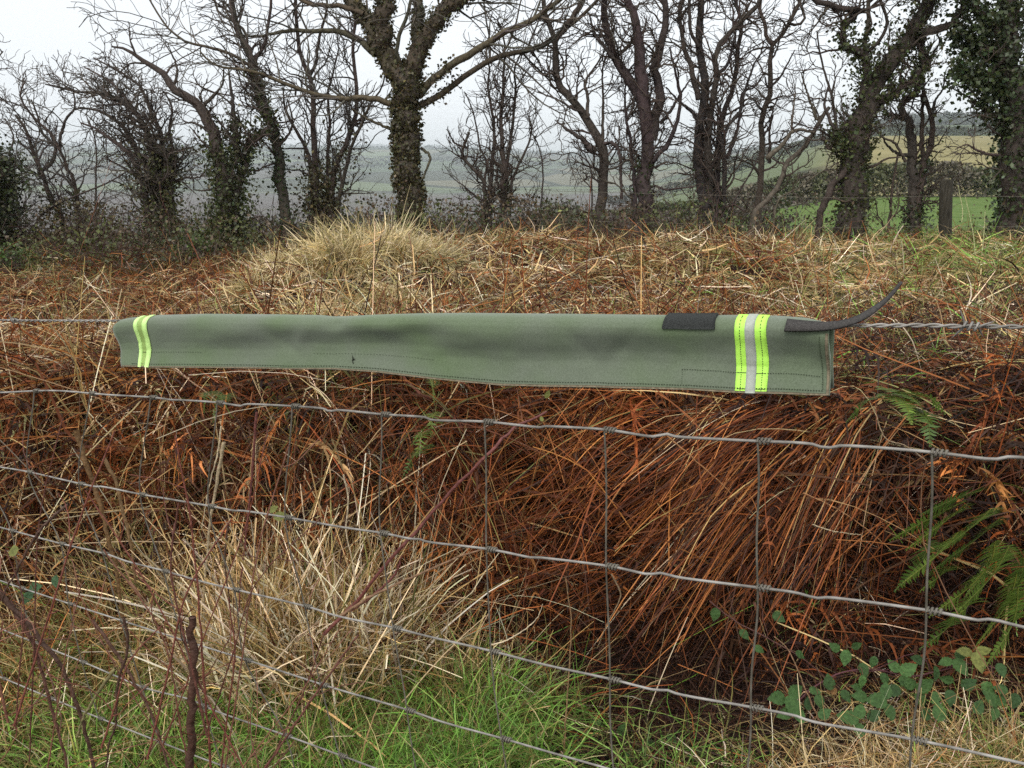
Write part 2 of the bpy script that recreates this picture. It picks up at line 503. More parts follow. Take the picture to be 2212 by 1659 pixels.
for s in STAYS:
    P = onf(s); stays3d.append([fq(p) for p in P])
for d in (0.17, 0.35, 0.53, 0.72, 0.90, 1.08):
    stays3d.append([q - d for q in stays3d[0]])
stays3d.append([q + 0.19 for q in stays3d[9]])
for qs in stays3d:
    P = np.array([wire_at(k, q) for k, q in enumerate(qs)]) + FN * 0.0008
    if len(P) < 6:
        P = np.vstack([P, P[-1] + (P[-1] - P[-2]) * 0.8])
    nk = len(qs)
    PP = spline(P, 60)
    PP += FDIR * (0.0012 * np.sin(np.linspace(0, 17 + R.uniform(0, 6), 60)))[:, None]
    so = tube_one('stay_wire', PP, 0.00115, 6, M_STAY, fence, P[0])
    for k in range(nk):
        c = wire_at(k, qs[k]); c2 = wire_at(k, qs[k] + 0.013)
        ax = unit(c2 - c); sd = unit(np.cross(ax, np.array([0, 0, 1.0]))); up = np.cross(sd, ax)
        t = np.linspace(0, 1, 40); a = t * 2 * pi * 3.6
        H = c + ax * (t * 0.0135)[:, None] + (sd * np.cos(a)[:, None] + up * np.sin(a)[:, None]) * 0.0031
        tube_one('wire_knot', H, 0.0013, 5, M_STAY, so, c)

# barbed wire: two twisted strands, four-point barbs
BW = onf([(0, 692), (265, 693), (700, 689), (1300, 690), (1797, 702), (1896, 703), (2006, 703), (2074, 705), (2212, 706.5)])
BW = np.vstack([[BW[0] - FDIR * d - np.array([0, 0, 0.06 * d]) for d in (1.6, 1.2, .8, .4, .1)], BW, [BW[-1] + FDIR * d + np.array([0, 0, 0.05 * d]) for d in (.1, .25, .45)]])
BW = spline(BW, 1100)
barb_wire = thing('barbed_wire', 'twisted two strand barbed wire running above the square mesh', 'barbed wire', BW[550])
ss = np.r_[0, np.cumsum(np.linalg.norm(np.diff(BW, axis=0), axis=1))]
for ph in (0, pi):
    a = ss / 0.030 * 2 * pi + ph
    side = FN[None] * np.cos(a)[:, None] + np.array([[0, 0, 1.0]]) * np.sin(a)[:, None]
    tube_one('wire_strand', BW + side * 0.0013, 0.00115, 6, M_WIRE, barb_wire, BW[550])
qb = [(2098, 706), (2390, 709), (30, 692)]
for bx, by in qb:
    c = onf([(bx, by)])[0]; c = BW[np.argmin(np.linalg.norm(BW - c, axis=1))]
    gb = Geo()
    t = np.linspace(0, 1, 30); a = t * 2 * pi * 2.5
    H = c + FDIR * ((t - 0.5) * 0.012)[:, None] + (FN * np.cos(a)[:, None] + np.array([0, 0, 1.0]) * np.sin(a)[:, None]) * 0.0036
    tubes(gb, H[None], np.full((1, 30), 0.0011), 6, (1, 1, 1))
    for sx, d in ((-1, (-0.35, 0.25, 0.9)), (-1, (-0.55, -0.3, -0.75)), (1, (0.7, 0.55, 0.45)), (1, (0.3, -0.7, -0.65))):
        dv = unit(FDIR * d[0] + FN * d[1] + np.array([0, 0, d[2]]))
        st = c + FDIR * sx * 0.005
        P = np.stack([st, st + dv * 0.008, st + dv * 0.016])
        tubes(gb, P[None], np.array([[0.0011, 0.0010, 0.0003]]), 6, (1, 1, 1))
    gb.build('barb', M_WIRE, barb_wire, True, c)

# ------------------------------------------------------------------ the padded cover folded over the barbed wire
TOP = np.array([(262,697),(268,691),(285,688),(345,682.5),(440,680),(600,681.5),(690,683),(722,686.5),(745,686),(800,682.5),(900,679.5),(1000,678.5),(1200,680.5),(1400,683),(1500,684.5),(1600,683.5),(1680,685.5),(1740,690),(1797,703)], float)
BOT = np.array([(272,788),(340,790),(480,790.5),(650,793),(740,793.5),(830,800),(950,814),(1100,827),(1300,831.5),(1500,835),(1600,841.5),(1700,845),(1797,849)], float)
XL, XR = 262.0, 1797.0
VP = np.array([0, .008, .03, .07, .13, .22, .36, .5, .64, .78, .9, 1.0])
OP = np.array([0, .0055, .0105, .0142, .0165, .0163, .0125, .0085, .0072, .0095, .0125, .0148])
def cloth(dx, v):
    """point on the front face of the cover; dx = place along it, v = 0 crown .. 1 hem"""
    dx = np.asarray(dx, float); v = np.asarray(v, float)
    ty = np.interp(dx, TOP[:, 0], TOP[:, 1]); by = np.interp(dx, BOT[:, 0], BOT[:, 1])
    xoff = np.where(dx < 480, (10 * v + 620 * np.interp(v, VP, OP)) * np.exp(-((dx - 262) / 60) ** 2), 0)
    T = onf(np.stack([dx, ty], -1).reshape(-1, 2)).reshape(dx.shape + (3,))
    B = onf(np.stack([dx + xoff, by], -1).reshape(-1, 2)).reshape(dx.shape + (3,))
    o = np.interp(v, VP, OP)
    sag = np.sin(v * pi)
    # folds and buckles
    G = lambda cx_, sx, cv, sv: np.exp(-((dx - cx_) / sx) ** 2 - ((v - cv) / sv) ** 2)
    o = o - 0.0055 * G(800, 130, .44, .24) - 0.0065 * G(742, 22, .10, .12) - 0.0042 * G(925, 46, .26, .14) + 0.003 * G(848, 30, .20, .12)
    o = o - 0.0018 * np.exp(-((dx - 560 - 130 * v) / 16) ** 2) * sag + 0.0016 * np.exp(-((dx - 690 + 60 * v) / 13) ** 2) * sag - 0.0016 * np.exp(-((dx - 1230 - 90 * v) / 18) ** 2) * sag - 0.0018 * np.exp(-((dx - 1400 + 120 * v) / 20) ** 2) * sag
    o = o - 0.0040 * G(1500, 150, .42, .26) + 0.004 * G(1080, 110, .30, .25) + 0.005 * G(520, 120, .35, .25)
    o = o - 0.004 * G(620, 70, .45, .25) - 0.004 * G(1710, 45, .5, .3) + 0.003 * G(1640, 60, .55, .2) + 0.003 * G(335, 32, .55, .25) - 0.0015 * G(300, 30, .3, .2)
    o = o + 0.010 * fbm(dx / 170.0, v * 1.6, 41) * sag + 0.004 * fbm(dx / 60.0, v * 2.5, 43) * sag
    o = o + 0.010 * v ** 2 * fbm(dx / 230.0, dx * 0, 47) * sstep(262, 420, dx)
    return T + (B - T) * v[..., None] + FN * o[..., None]
def cloth_back(dx, v):
    ty = np.interp(dx, TOP[:, 0], TOP[:, 1]); by = np.interp(dx, BOT[:, 0], BOT[:, 1])
    T = onf(np.stack([dx, ty], -1).reshape(-1, 2)).reshape(dx.shape + (3,))
    B = onf(np.stack([dx, by - 6], -1).reshape(-1, 2)).reshape(dx.shape + (3,))
    return T + (B - T) * v[..., None] - FN * (np.interp(v, VP, OP * 0.8))[..., None]
def cloth_n(dx, v):
    e = 0.01
    a = cloth(dx + 4, v) - cloth(dx - 4, v)
    b = cloth(dx, np.minimum(v + e, 1)) - cloth(dx, np.maximum(v - e, 0))
    n = unit(np.cross(b, a)); s = np.sign(np.sum(n * (FN + np.array([0, 0, 0.6])), -1, keepdims=True)); s[s == 0] = 1
    return n * s
def grid_faces(a, b):
    i = np.arange(a * b).reshape(a, b)
    return np.stack([i[:-1, :-1], i[:-1, 1:], i[1:, 1:], i[1:, :-1]], -1).reshape(-1, 4)
def patch_on_cloth(name, dxs, vs, lift, mat, parent, thick=0.0012, loc=None, dxf=None):
    DX, VV = np.meshgrid(dxs, vs, indexing='ij')
    if dxf is not None: DX = dxf(DX, VV)
    P = cloth(DX, VV); n = cloth_n(DX, VV)
    a, b = DX.shape
    top = P + n * (lift + thick); bot = P + n * lift
    gg = Geo(); f = grid_faces(a, b)
    V = np.concatenate([top.reshape(-1, 3), bot.reshape(-1, 3)]); m_ = a * b
    i = np.arange(m_).reshape(a, b)
    rim = np.concatenate([i[0, :], i[1:, -1], i[-1, -2::-1], i[-2:0:-1, 0]])
    q = [f, f[:, ::-1] + m_, np.stack([rim, np.roll(rim, -1), np.roll(rim, -1) + m_, rim + m_], -1)]
    gg.add(V, np.concatenate(q))
    return gg.build(name, mat, parent, False, loc)

def fabric_material():
    m, N, L, b = new_mat('felted_fabric')
    tc = N.new('ShaderNodeTexCoord')
    n1 = N.new('ShaderNodeTexNoise'); n1.inputs['Scale'].default_value = 620; n1.inputs['Detail'].default_value = 3
    n2 = N.new('ShaderNodeTexNoise'); n2.inputs['Scale'].default_value = 9; n2.inputs['Detail'].default_value = 4
    for n in (n1, n2): L.new(tc.outputs['Object'], n.inputs['Vector'])
    r1 = N.new('ShaderNodeValToRGB'); r1.color_ramp.elements[0].position = .3; r1.color_ramp.elements[1].position = .7
    r1.color_ramp.elements[0].color = (0.124, 0.148, 0.102, 1); r1.color_ramp.elements[1].color = (0.174, 0.202, 0.148, 1)
    r2 = N.new('ShaderNodeValToRGB'); r2.color_ramp.elements[0].position = .35; r2.color_ramp.elements[1].position = .65
    r2.color_ramp.elements[0].color = (0.80, 0.94, 0.66, 1); r2.color_ramp.elements[1].color = (1, 1, 1.0, 1)
    mx = N.new('ShaderNodeMix'); mx.data_type = 'RGBA'; mx.blend_type = 'MULTIPLY'; mx.inputs[0].default_value = 1
    L.new(n1.outputs[0], r1.inputs[0]); L.new(n2.outputs[0], r2.inputs[0]); L.new(r1.outputs[0], mx.inputs[6]); L.new(r2.outputs[0], mx.inputs[7])
    L.new(mx.outputs[2], b.inputs['Base Color'])
    b.inputs['Roughness'].default_value = 0.9; b.inputs['Specular IOR Level'].default_value = 0.2
    b.inputs['Sheen Weight'].default_value = 0.25; b.inputs['Sheen Roughness'].default_value = 0.5
    bp = N.new('ShaderNodeBump'); bp.inputs['Strength'].default_value = 0.18; bp.inputs['Distance'].default_value = 0.0006
    L.new(n1.outputs[0], bp.inputs['Height']); L.new(bp.outputs[0], b.inputs['Normal'])
    return m
M_FAB = fabric_material()
def mat_plain(name, c, rough, spec=0.4, scale=300, var=0.12, bump=0.15):
    return mat_noise(name, tuple(v * (1 - var) for v in c), tuple(min(v * (1 + var), 0.98) for v in c), scale, rough, spec, bump)
M_LIME = mat_plain('fluorescent_lime', (0.52, 0.99, 0.12), 0.55, 0.5, 500, 0.03)
M_PALE = mat_plain('pale_lime_tape', (0.66, 0.98, 0.32), 0.4, 0.5, 500, 0.02)
M_GREENTAPE = mat_plain('green_tape', (0.33, 0.47, 0.13), 0.6, 0.4, 500, 0.08)
M_SILVER = mat_plain('silver_tape', (0.40, 0.43, 0.37), 0.45, 0.5, 500, 0.08)
M_HOOK = mat_plain('hook_tape', (0.030, 0.032, 0.030), 0.85, 0.3, 900, 0.5, 0.6)
M_STRAP = mat_plain('webbing', (0.055, 0.050, 0.046), 0.8, 0.3, 700, 0.4, 0.5)
M_HEM = mat_plain('hem_edge', (0.20, 0.165, 0.11), 0.9, 0.2, 300, 0.25)
M_THREAD = mat_plain('thread', (0.055, 0.07, 0.038), 0.8, 0.2, 300, 0.2)

c0 = cloth(np.array([1000.0]), np.array([1.0]))[0]
cover = thing('wire_cover', 'grey green padded fabric cover folded over barbed wire, with lime reflective bands', 'fence cover', c0)
dxs = np.unique(np.r_[np.linspace(XL, XL + 20, 6), np.linspace(XL, XR, 230)])
vf = np.unique(np.r_[np.linspace(0, .14, 9), np.linspace(.14, 1, 26)])
DX, VF = np.meshgrid(dxs, vf, indexing='ij')
front = cloth(DX, VF)
vb = np.r_[1.0, .8, .6, .4, .2, .1, .05, .02, .006]
DXb, VB = np.meshgrid(dxs, vb, indexing='ij')
back = cloth_back(DXb, VB)
sheet = np.concatenate([back, front], 1)
gg = Geo(); gg.add(sheet.reshape(-1, 3), grid_faces(*sheet.shape[:2]))
body = gg.build('cover_fabric', M_FAB, cover, True, c0)
so = body.modifiers.new('thickness', 'SOLIDIFY'); so.thickness = 0.0032; so.offset = 0.0
# hem edging and seams
full = np.linspace(XL + 3, XR - 1, 220)
patch_on_cloth('hem', full, np.array([.972, .985, .998]), 0.0017, M_HEM, cover, 0.0009, c0)
patch_on_cloth('side_edging', np.array([1790.0, 1793, 1796]), np.linspace(.10, .995, 30), 0.0018, M_HEM, cover, 0.0009, c0)
def stitches(name, line, parent, n, fill=0.62, w=0.55):
    """dashed seam: line(t) -> (dx, v)"""
    gg = Geo()
    for k in range(n):
        t = np.array([k / n, (k + fill) / n]); dx, v = line(t)
        P = cloth(dx, v); nn = cloth_n(dx, v)
        d = unit(P[1] - P[0]); s = np.cross(nn[0], d) * 0.00048 * w / 0.55
        h = nn * 0.0022 + 0
        V = [P[0] - s + h[0], P[0] + s + h[0], P[1] + s + h[1], P[1] - s + h[1],
             P[0] - s + h[0] + nn[0] * .0007, P[0] + s + h[0] + nn[0] * .0007, P[1] + s + h[1] + nn[1] * .0007, P[1] - s + h[1] + nn[1] * .0007]
        gg.add(V, [(0, 1, 2, 3), (7, 6, 5, 4), (0, 4, 5, 1), (1, 5, 6, 2), (2, 6, 7, 3), (3, 7, 4, 0)])
    return gg.build(name, M_THREAD, parent, False, c0)
L_ = lambda a, b: (lambda t: (a[0] + (b[0] - a[0]) * t, a[1] + (b[1] - a[1]) * t))
stitches('hem_stitching', L_((290, .935), (1785, .935)), cover, 260, .5, .38)
stitches('end_stitching', L_((1778, .14), (1782, .935)), cover, 26, .5, .38)
stitches('seam', L_((1480, .73), (1778, .745)), cover, 54, .45, .24)
stitches('seam', L_((1482, .735), (1484, .93)), cover, 7, .35, .14)
stitches('seam', L_((300, .70), (450, .70)), cover, 28, 0.4, .18)
stitches('seam', L_((690, .70), (950, .70)), cover, 40, 0.35, 0.12)
# narrow band near the far end
band = patch_on_cloth('reflective_band', np.linspace(313, 336, 5), np.linspace(.001, .995, 40), 0.0017, M_GREENTAPE, cover, 0.0006, c0)
for a, b in ((308, 317), (327, 338)):
    patch_on_cloth('pale_stripe', np.linspace(a, b, 3), np.linspace(.001, .998, 40), 0.0024, M_PALE, band, 0.0006, c0)
stitches('stitching', L_((306, .70), (340, .70)), band, 7, 0.8, .4)
# wide lime and silver band
band = patch_on_cloth('reflective_band', np.linspace(1597, 1664, 9), np.linspace(.001, .998, 40), 0.0017, M_LIME, cover, 0.0008, c0)
patch_on_cloth('silver_stripe', np.linspace(1619, 1640, 4), np.linspace(.001, .999, 40), 0.0026, M_SILVER, band, 0.0006, c0)
for xx in (1608, 1652):
    def ln(t, xx=xx): return (xx + 0 * t, .01 + .97 * t)
    gs = stitches('stitching', ln, band, 30, 0.55, .36)
stitches('stitching', L_((1600, .735), (1660, .742)), band, 12, 0.85, .42)
stitches('stitching', L_((1601, .945), (1661, .945)), band, 12, 0.85, .42)
# dark hook tape patches on the crown
patch_on_cloth('fastening_patch', np.linspace(1446, 1553, 14), np.linspace(.001, .135, 9), 0.0020, M_HOOK, cover, 0.0022, c0,
               dxf=lambda d, v: 1500 + (d - 1500) * (1 + 0.04 * np.clip(v / .13, 0, 1)))
# strap: lies on the crown near the near end then springs up
sp_ = np.array([(1706, 696, .018), (1730, 697, .0185), (1765, 698, .019), (1797, 698, .017), (1830, 694, .012), (1862, 684, .004), (1895, 664, -.010), (1920, 642, -.018), (1941, 616, -.024)])
SP = np.array([onf([(a, b)], o)[0] for a, b, o in sp_])
SP = spline(SP, 40)
T = unit(np.gradient(SP, axis=0))
wv = unit(FN * 0.80 + np.array([0, 0, -0.80]) * np.linspace(1, 0.35, 40)[:, None])
wv = unit(wv - T * np.sum(wv * T, -1, keepdims=True)); nv = np.cross(T, wv)
nv *= np.sign(nv[:, 2:3] + 1e-6)
hw = np.interp(np.arange(40), [0, 16, 39], [.0072, .0042, .0028])[:, None]; th = 0.0010
V = np.stack([SP - wv * hw - nv * th, SP + wv * hw - nv * th, SP + wv * hw + nv * th, SP - wv * hw + nv * th], 1)
i = np.arange(160).reshape(40, 4)
q = [np.stack([i[:-1, k], i[:-1, (k + 1) % 4], i[1:, (k + 1) % 4], i[1:, k]], -1) for k in range(4)]
q = np.concatenate(q + [i[0:1, ::-1], i[-1:, :]])
gg = Geo(); gg.add(V.reshape(-1, 3), q); gg.build('strap', M_STRAP, cover, False, c0)
# little burr and loose thread on the front
gg = Geo()
p = cloth(np.array([776.0]), np.array([.80]))[0] + FN * 0.003
ribbons(gg, np.tile(p, (9, 1)) + R.normal(size=(9, 3)) * 0.0012, np.array([[0.1, 0, 1.0]]) + R.normal(size=(9, 3)) * 0.35 * np.array([1, .3, 1]) + np.array([[0, 0, 1]]) * R.choice([-1, 1], (9, 1)) * 1.3, 0.006, 0.0014, 0, 0.1, 3, (0.02, 0.02, 0.012))
gg.build('plant_burr', M_BLADE, cover, False, c0)

# ------------------------------------------------------------------ hedgerow trees
K = 0.336
def c1(x, y): return (K * x, K * y)
def c2(x, y): return (734.4 + K * x, K * y)
def c3(x, y): return (1468.9 + K * x, K * y)

def walk_branches(P0, D, L, r0, r1, m, wig, up):
    n = len(P0)
    out = np.zeros((n, m, 3)); out[:, 0] = P0; d = unit(D); st = (L / (m - 1))[:, None]
    for k in range(1, m):
        out[:, k] = out[:, k - 1] + d * st
        d = unit(d + R.normal(size=(n, 3)) * wig + np.array([0, 0, up]))
    t = np.linspace(0, 1, m)[None]
    return out, r0[:, None] * (1 - t) + r1 * t

def spawn(P, rad, n, lo, hi, ang, t0=0.12, tpow=1.0):
    """n child starts on branches P (b, m, 3), chosen by length; returns starts, directions, parent radius, t"""
    b, m, _ = P.shape
    seg = np.linalg.norm(np.diff(P, axis=1), axis=2).sum(1)
    w = seg / seg.sum()
    bi = R.choice(b, n, p=w)
    t = t0 + (1 - t0) * R.uniform(0, 1, n) ** tpow
    f = t * (m - 1); i0 = np.minimum(f.astype(int), m - 2); fr = (f - i0)[:, None]
    S = P[bi, i0] * (1 - fr) + P[bi, i0 + 1] * fr
    T = unit(P[bi, i0 + 1] - P[bi, i0])
    pr = rad[bi, i0] * (1 - fr[:, 0]) + rad[bi, i0 + 1] * fr[:, 0]
    rv = unit(np.cross(T, R.normal(size=(n, 3))))
    a = np.radians(R.uniform(ang[0], ang[1], n))[:, None]
    D = T * np.cos(a) + rv * np.sin(a)
    L = R.uniform(lo, hi, n) * (1.15 - 0.6 * t)
    return S, D, L, pr, t

BARK = np.array([0.072, 0.056, 0.046])
def limb3d(f, pts, w0, w1, Y, drift, m=26, base=False):
    D = np.array([f(*p) for p in pts], float)
    n = len(D)
    if D[-1, 1] < 22:                                   # goes on above the picture
        dv = unit(D[-1] - D[-2]); dv[1] = min(dv[1], -0.6)
        e1 = D[-1] + unit(dv) * 130 + R.normal(size=2) * 22
        e2 = e1 + unit(dv + np.array([0, -0.25])) * 130 + R.normal(size=2) * 35
        D = np.vstack([D, e1, e2]); w1 = w1 * 0.35; n += 2
    dd = np.r_[0, np.cumsum(np.linalg.norm(np.diff(D, axis=0), axis=1))]
    dep = Y + drift * dd * Y / FPX
    P = at(D[:, 0], D[:, 1], dep)
    if base:
        b = P[0].copy(); b[2] = float(height(b[0], b[1])) - 0.25
        if b[2] < P[0][2] - 0.05: P = np.vstack([b, P])
    P = spline(P, m)
    t = np.linspace(0, 1, m)
    r = (w0 * (1 - t) + w1 * t) * K / 2 * Y / FPX
    r = r * (1 + 0.09 * (vnoise(t * 9, t * 0 + R.uniform(0, 50), 3) - 0.5) * 2)
    if base: r[:3] *= np.array([1.35, 1.18, 1.06])
    P[1:-1] += R.normal(size=(m - 2, 3)) * r[1:-1, None] * 0.22
    return P, r

def make_tree(name, label, cat, Y, limbs, bark=BARK, twig=(36, 5.0, 7.0), tw_len=(0.35, 0.95), wig=0.30, up=0.07, t0=.22,
              ivy=(), ivy_col=(0.035, 0.052, 0.014), twig_col=(0.078, 0.058, 0.046), group='hedgerow trees', ivy_size=0.043, tscale=1.0):
    """limbs: (f, pts, w0, w1, drift, bearing) ; ivy: (limb index, count, spread, t0, t1)"""
    PP = []; RR = []; bear = []
    for k, (f, pts, w0, w1, drift, be) in enumerate(limbs):
        P, r = limb3d(f, pts, w0, w1, Y, drift, base=(pts[0][1] > 1150))
        PP.append(P); RR.append(r); bear.append(be)
    PP = np.array(PP); RR = np.array(RR)
    b0 = PP[0, 0]
    root = thing(name, label, cat, (b0[0], b0[1], b0[2] + 0.2), group)
    g1 = Geo()
    col = jit(bark, len(PP), 0.12, 0.04)
    tubes(g1, PP, RR, 9, np.repeat(col, 1, 0))
    g1.build('trunk', M_BARK, root, True, b0)
    g2 = Geo()
    bear = np.array(bear, float)
    sel = bear > 0
    if sel.any():
        Pb, Rb = PP[sel], RR[sel]
        ln = np.linalg.norm(np.diff(Pb, axis=1), axis=2).sum(1)
        n1 = int(twig[0] * ln.sum() * 0.20 * tscale)
        rep = bear[sel]
        # bearing weights by repeating length
        bidx = R.choice(len(Pb), 400, p=ln * rep / (ln * rep).sum())
        S, D, L, pr, t = spawn(Pb[bidx], Rb[bidx], n1, tw_len[0], tw_len[1], (28, 75), t0)
        r0 = np.clip(pr * 0.5, 0.006, 0.016)
        B1, R1 = walk_branches(S, D, L, r0, 0.0045, 8, wig, up)
        tubes(g2, B1, R1, 5, jit(twig_col, n1, 0.15, 0.04))
        n2 = int(n1 * twig[1])
        S, D, L, pr, t = spawn(B1, R1, n2, tw_len[0] * 0.45, tw_len[1] * 0.55, (25, 70), 0.15)
        B2, R2 = walk_branches(S, D, L, np.clip(pr * 0.6, 0.0042, 0.008), 0.0030, 6, wig * 1.1, up)
        tubes(g2, B2, R2, 4, jit(twig_col, n2, 0.15, 0.04))
        n3 = int(n2 * twig[2] * 0.22)
        S, D, L, pr, t = spawn(B2, R2, n3, 0.06, 0.24, (25, 70), 0.15)
        B3, R3 = walk_branches(S, D, L, np.clip(pr * 0.7, 0.0033, 0.005), 0.0024, 4, wig, up)
        tubes(g2, B3, R3, 3, jit(twig_col, n3, 0.15, 0.04))
        g2.build('crown', M_TWIG, root, True, b0)
    if ivy:
        g3 = Geo()
        for (k, cnt, spread, t0, t1) in ivy:
            cnt = int(cnt * 1.5)
            P, r = PP[k], RR[k]
            t = R.uniform(t0, t1, cnt); f = t * (len(P) - 1); i0 = np.minimum(f.astype(int), len(P) - 2); fr = (f - i0)[:, None]
            c = P[i0] * (1 - fr) + P[i0 + 1] * fr; rr = r[i0]
            dr = unit(R.normal(size=(cnt, 3)))
            clump = 0.35 + 0.9 * vnoise(t * 14, dr[:, 0] * 1.5 + k * 7, 21)
            q = c + dr * (rr + spread * clump * R.uniform(0, 1, cnt) ** 1.6)[:, None]
            leaves(g3, q, R.uniform(0.6, 1.25, cnt) * ivy_size, jit(ivy_col, cnt, 0.35, 0.1), 0.3)
        g3.build('ivy', M_LEAF, root, False, b0)
    return root

# A : the big ash with ivy in the middle
ASH = np.array([0.092, 0.076, 0.050])
make_tree('ash_tree', 'tall ivy clad ash trunk forking above the pale grass tussocks', 'tree', 11.0, [
 (c2, [(440,1420),(430,1200),(432,950),(425,700),(425,560),(400,480)], 138, 150, 0.0, 0),
 (c2, [(415,520),(330,420),(262,300),(215,180),(150,90),(60,-10)], 125, 60, 0.10, .5),
 (c2, [(262,330),(285,200),(275,90),(285,0)], 120, 100, -0.10, .4),
 (c2, [(440,520),(500,360),(545,240),(640,110),(740,0)], 115, 70, -0.06, .5),
 (c2, [(500,370),(495,250),(500,120),(500,0)], 80, 60, 0.12, .4),
 (c2, [(500,620),(600,510),(760,390),(920,300),(1080,200),(1230,130),(1400,10)], 50, 34, -0.15, .9),
 (c2, [(480,690),(640,610),(790,490),(960,385),(1100,345),(1230,325),(1370,260),(1480,160),(1600,60)], 42, 14, 0.15, 1.0),
 (c2, [(390,700),(300,660),(230,635),(0,632),(-150,610),(-330,545),(-500,480),(-640,445),(-800,420),(-900,330)], 40, 9, -0.2, 1.3),
 (c1, [(1650,455),(1530,370),(1380,310),(1200,270),(1080,180),(1000,60)], 20, 7, 0.15, 1.5),
 (c2, [(230,350),(130,260),(60,225),(-60,200),(-330,200),(-520,235),(-680,220)], 42, 10, 0.2, 1.2),
 (c2, [(420,480),(360,350),(380,230),(430,110),(460,0)], 28, 22, -0.2, .6),
 (c2, [(150,90),(20,40),(-120,30),(-260,-10)], 30, 10, 0.1, 1.2),
 (c2, [(360,840),(280,810),(170,760),(80,700)], 22, 8, -0.2, 1.2),
 (c2, [(520,950),(580,1010),(560,1080),(530,1150)], 20, 12, -0.25, .5),
 ], bark=ASH, twig=(26, 4.0, 4.5), tw_len=(0.5, 1.5), wig=0.20, up=0.03, twig_col=(0.12, 0.105, 0.085),
 ivy=((0, 7500, .075, .02, 1), (1, 1000, .06, 0, .7), (2, 1500, .07, 0, 1), (3, 1700, .08, 0, .8), (4, 900, .07, 0, 1), (5, 160, .15, 0, .18), (6, 120, .12, 0, .15)),
 ivy_col=(0.072, 0.062, 0.026), ivy_size=0.042)

# the trees towards the open side
make_tree('thorn_tree', 'sparse leaning thorn tree beside the dark ivy bush', 'tree', 11.5, [
 (c1, [(400,1400),(330,1290),(290,1180),(270,1110),(220,1000),(180,860),(100,740)], 46, 16, .1, 1),
 (c1, [(480,1180),(430,1080),(385,970),(330,860),(250,790),(170,700),(130,600),(160,520)], 34, 9, -.1, 1.2),
 (c1, [(385,970),(390,870),(430,760),(480,690),(470,560)], 22, 8, .1, 1),
 (c1, [(290,1090),(340,1030),(355,950),(270,850),(240,740),(200,640)], 26, 8, .15, 1.1),
 (c1, [(620,1400),(615,1180),(620,1000),(600,850),(560,760)], 18, 7, -.1, 1),
 (c1, [(250,1400),(700,1170),(820,1100)], 15, 9, -.3, .15),
 (c1, [(120,1400),(100,1150),(60,1000),(90,880),(30,760)], 24, 8, .15, 1.0),
 ], twig=(30, 5.0, 5.5), tw_len=(.35, .9), wig=0.34, t0=.3, twig_col=(.10, .082, .07), ivy=((0, 320, .3, 0, .5), (1, 420, .28, 0, .4), (4, 200, .22, 0, .4)), ivy_col=(.07, .065, .025))
make_tree('hawthorn_tree', 'bushy many stemmed hawthorn fanning its twigs away from the ash', 'tree', 11.3, [
 (c1, [(960,1400),(935,1250),(900,1130),(820,980),(720,900),(620,830),(520,790)], 70, 10, -.1, 1.2),
 (c1, [(1000,1380),(960,1150),(900,1000),(800,830),(690,740),(580,700),(480,700)], 60, 9, .1, 1.3),
 (c1, [(1040,1350),(1000,1100),(960,900),(900,760),(780,650),(640,600),(500,590),(290,540)], 70, 8, -.1, 1.4),
 (c1, [(1050,1300),(1010,1000),(940,840),(860,700),(760,580),(690,510),(540,430)], 60, 8, .15, 1.4),
 (c1, [(1080,1250),(1060,1000),(1020,830),(960,700),(900,560),(800,480),(600,370)], 50, 8, -.15, 1.4),
 (c1, [(1100,1300),(1120,1050),(1090,850),(1110,700),(1060,600)], 50, 10, .1, 1.3),
 (c1, [(930,1300),(860,1240),(780,1180),(700,1160)], 26, 7, -.2, 1.2),
 (c1, [(900,1150),(800,1080),(720,1040),(660,1000)], 22, 6, .2, 1.3),
 ], twig=(44, 5.5, 6.5), tw_len=(.35, .85), wig=.33, up=.05, t0=.30, twig_col=(.10, .08, .064),
 ivy=((0, 700, .35, 0, .6), (2, 900, .32, 0, .5), (3, 900, .33, .05, .5), (5, 800, .38, 0, .7)), ivy_col=(.085, .085, .03))
make_tree('ivy_tree', 'stout broken topped tree bent over with an ivy thicket round its foot', 'tree', 10.8, [
 (c1, [(1450,1480),(1440,1300),(1430,1100),(1395,920),(1350,790),(1290,690),(1190,620),(1110,570),(1060,480),(980,420),(890,370),(820,320),(720,300)], 150, 9, 0, .8),
 (c1, [(1500,1450),(1520,1250),(1570,1080),(1600,930),(1700,850),(1740,790),(1710,700),(1660,560),(1620,420),(1600,300),(1540,240),(1500,120),(1480,0)], 60, 12, .08, 1),
 (c1, [(1530,1050),(1510,880),(1500,700),(1480,540),(1470,430)], 50, 8, .15, 1.1),
 (c1, [(1110,570),(1140,480),(1120,380),(1060,280)], 20, 6, .2, 1.4),
 (c1, [(1300,690),(1370,620),(1430,540),(1440,430)], 24, 7, -.2, 1.4),
 (c1, [(1400,930),(1330,840),(1240,790),(1160,800)], 26, 7, -.2, 1.2),
 ], twig=(34, 5.0, 6.0), tw_len=(.35, .9), wig=.32,
 ivy=((0, 2600, .45, .0, .24), (0, 1000, .28, .24, .5), (1, 1300, .42, 0, .35), (1, 420, .18, .35, .55), (2, 420, .3, 0, .5)), ivy_col=(.06, .068, .024))
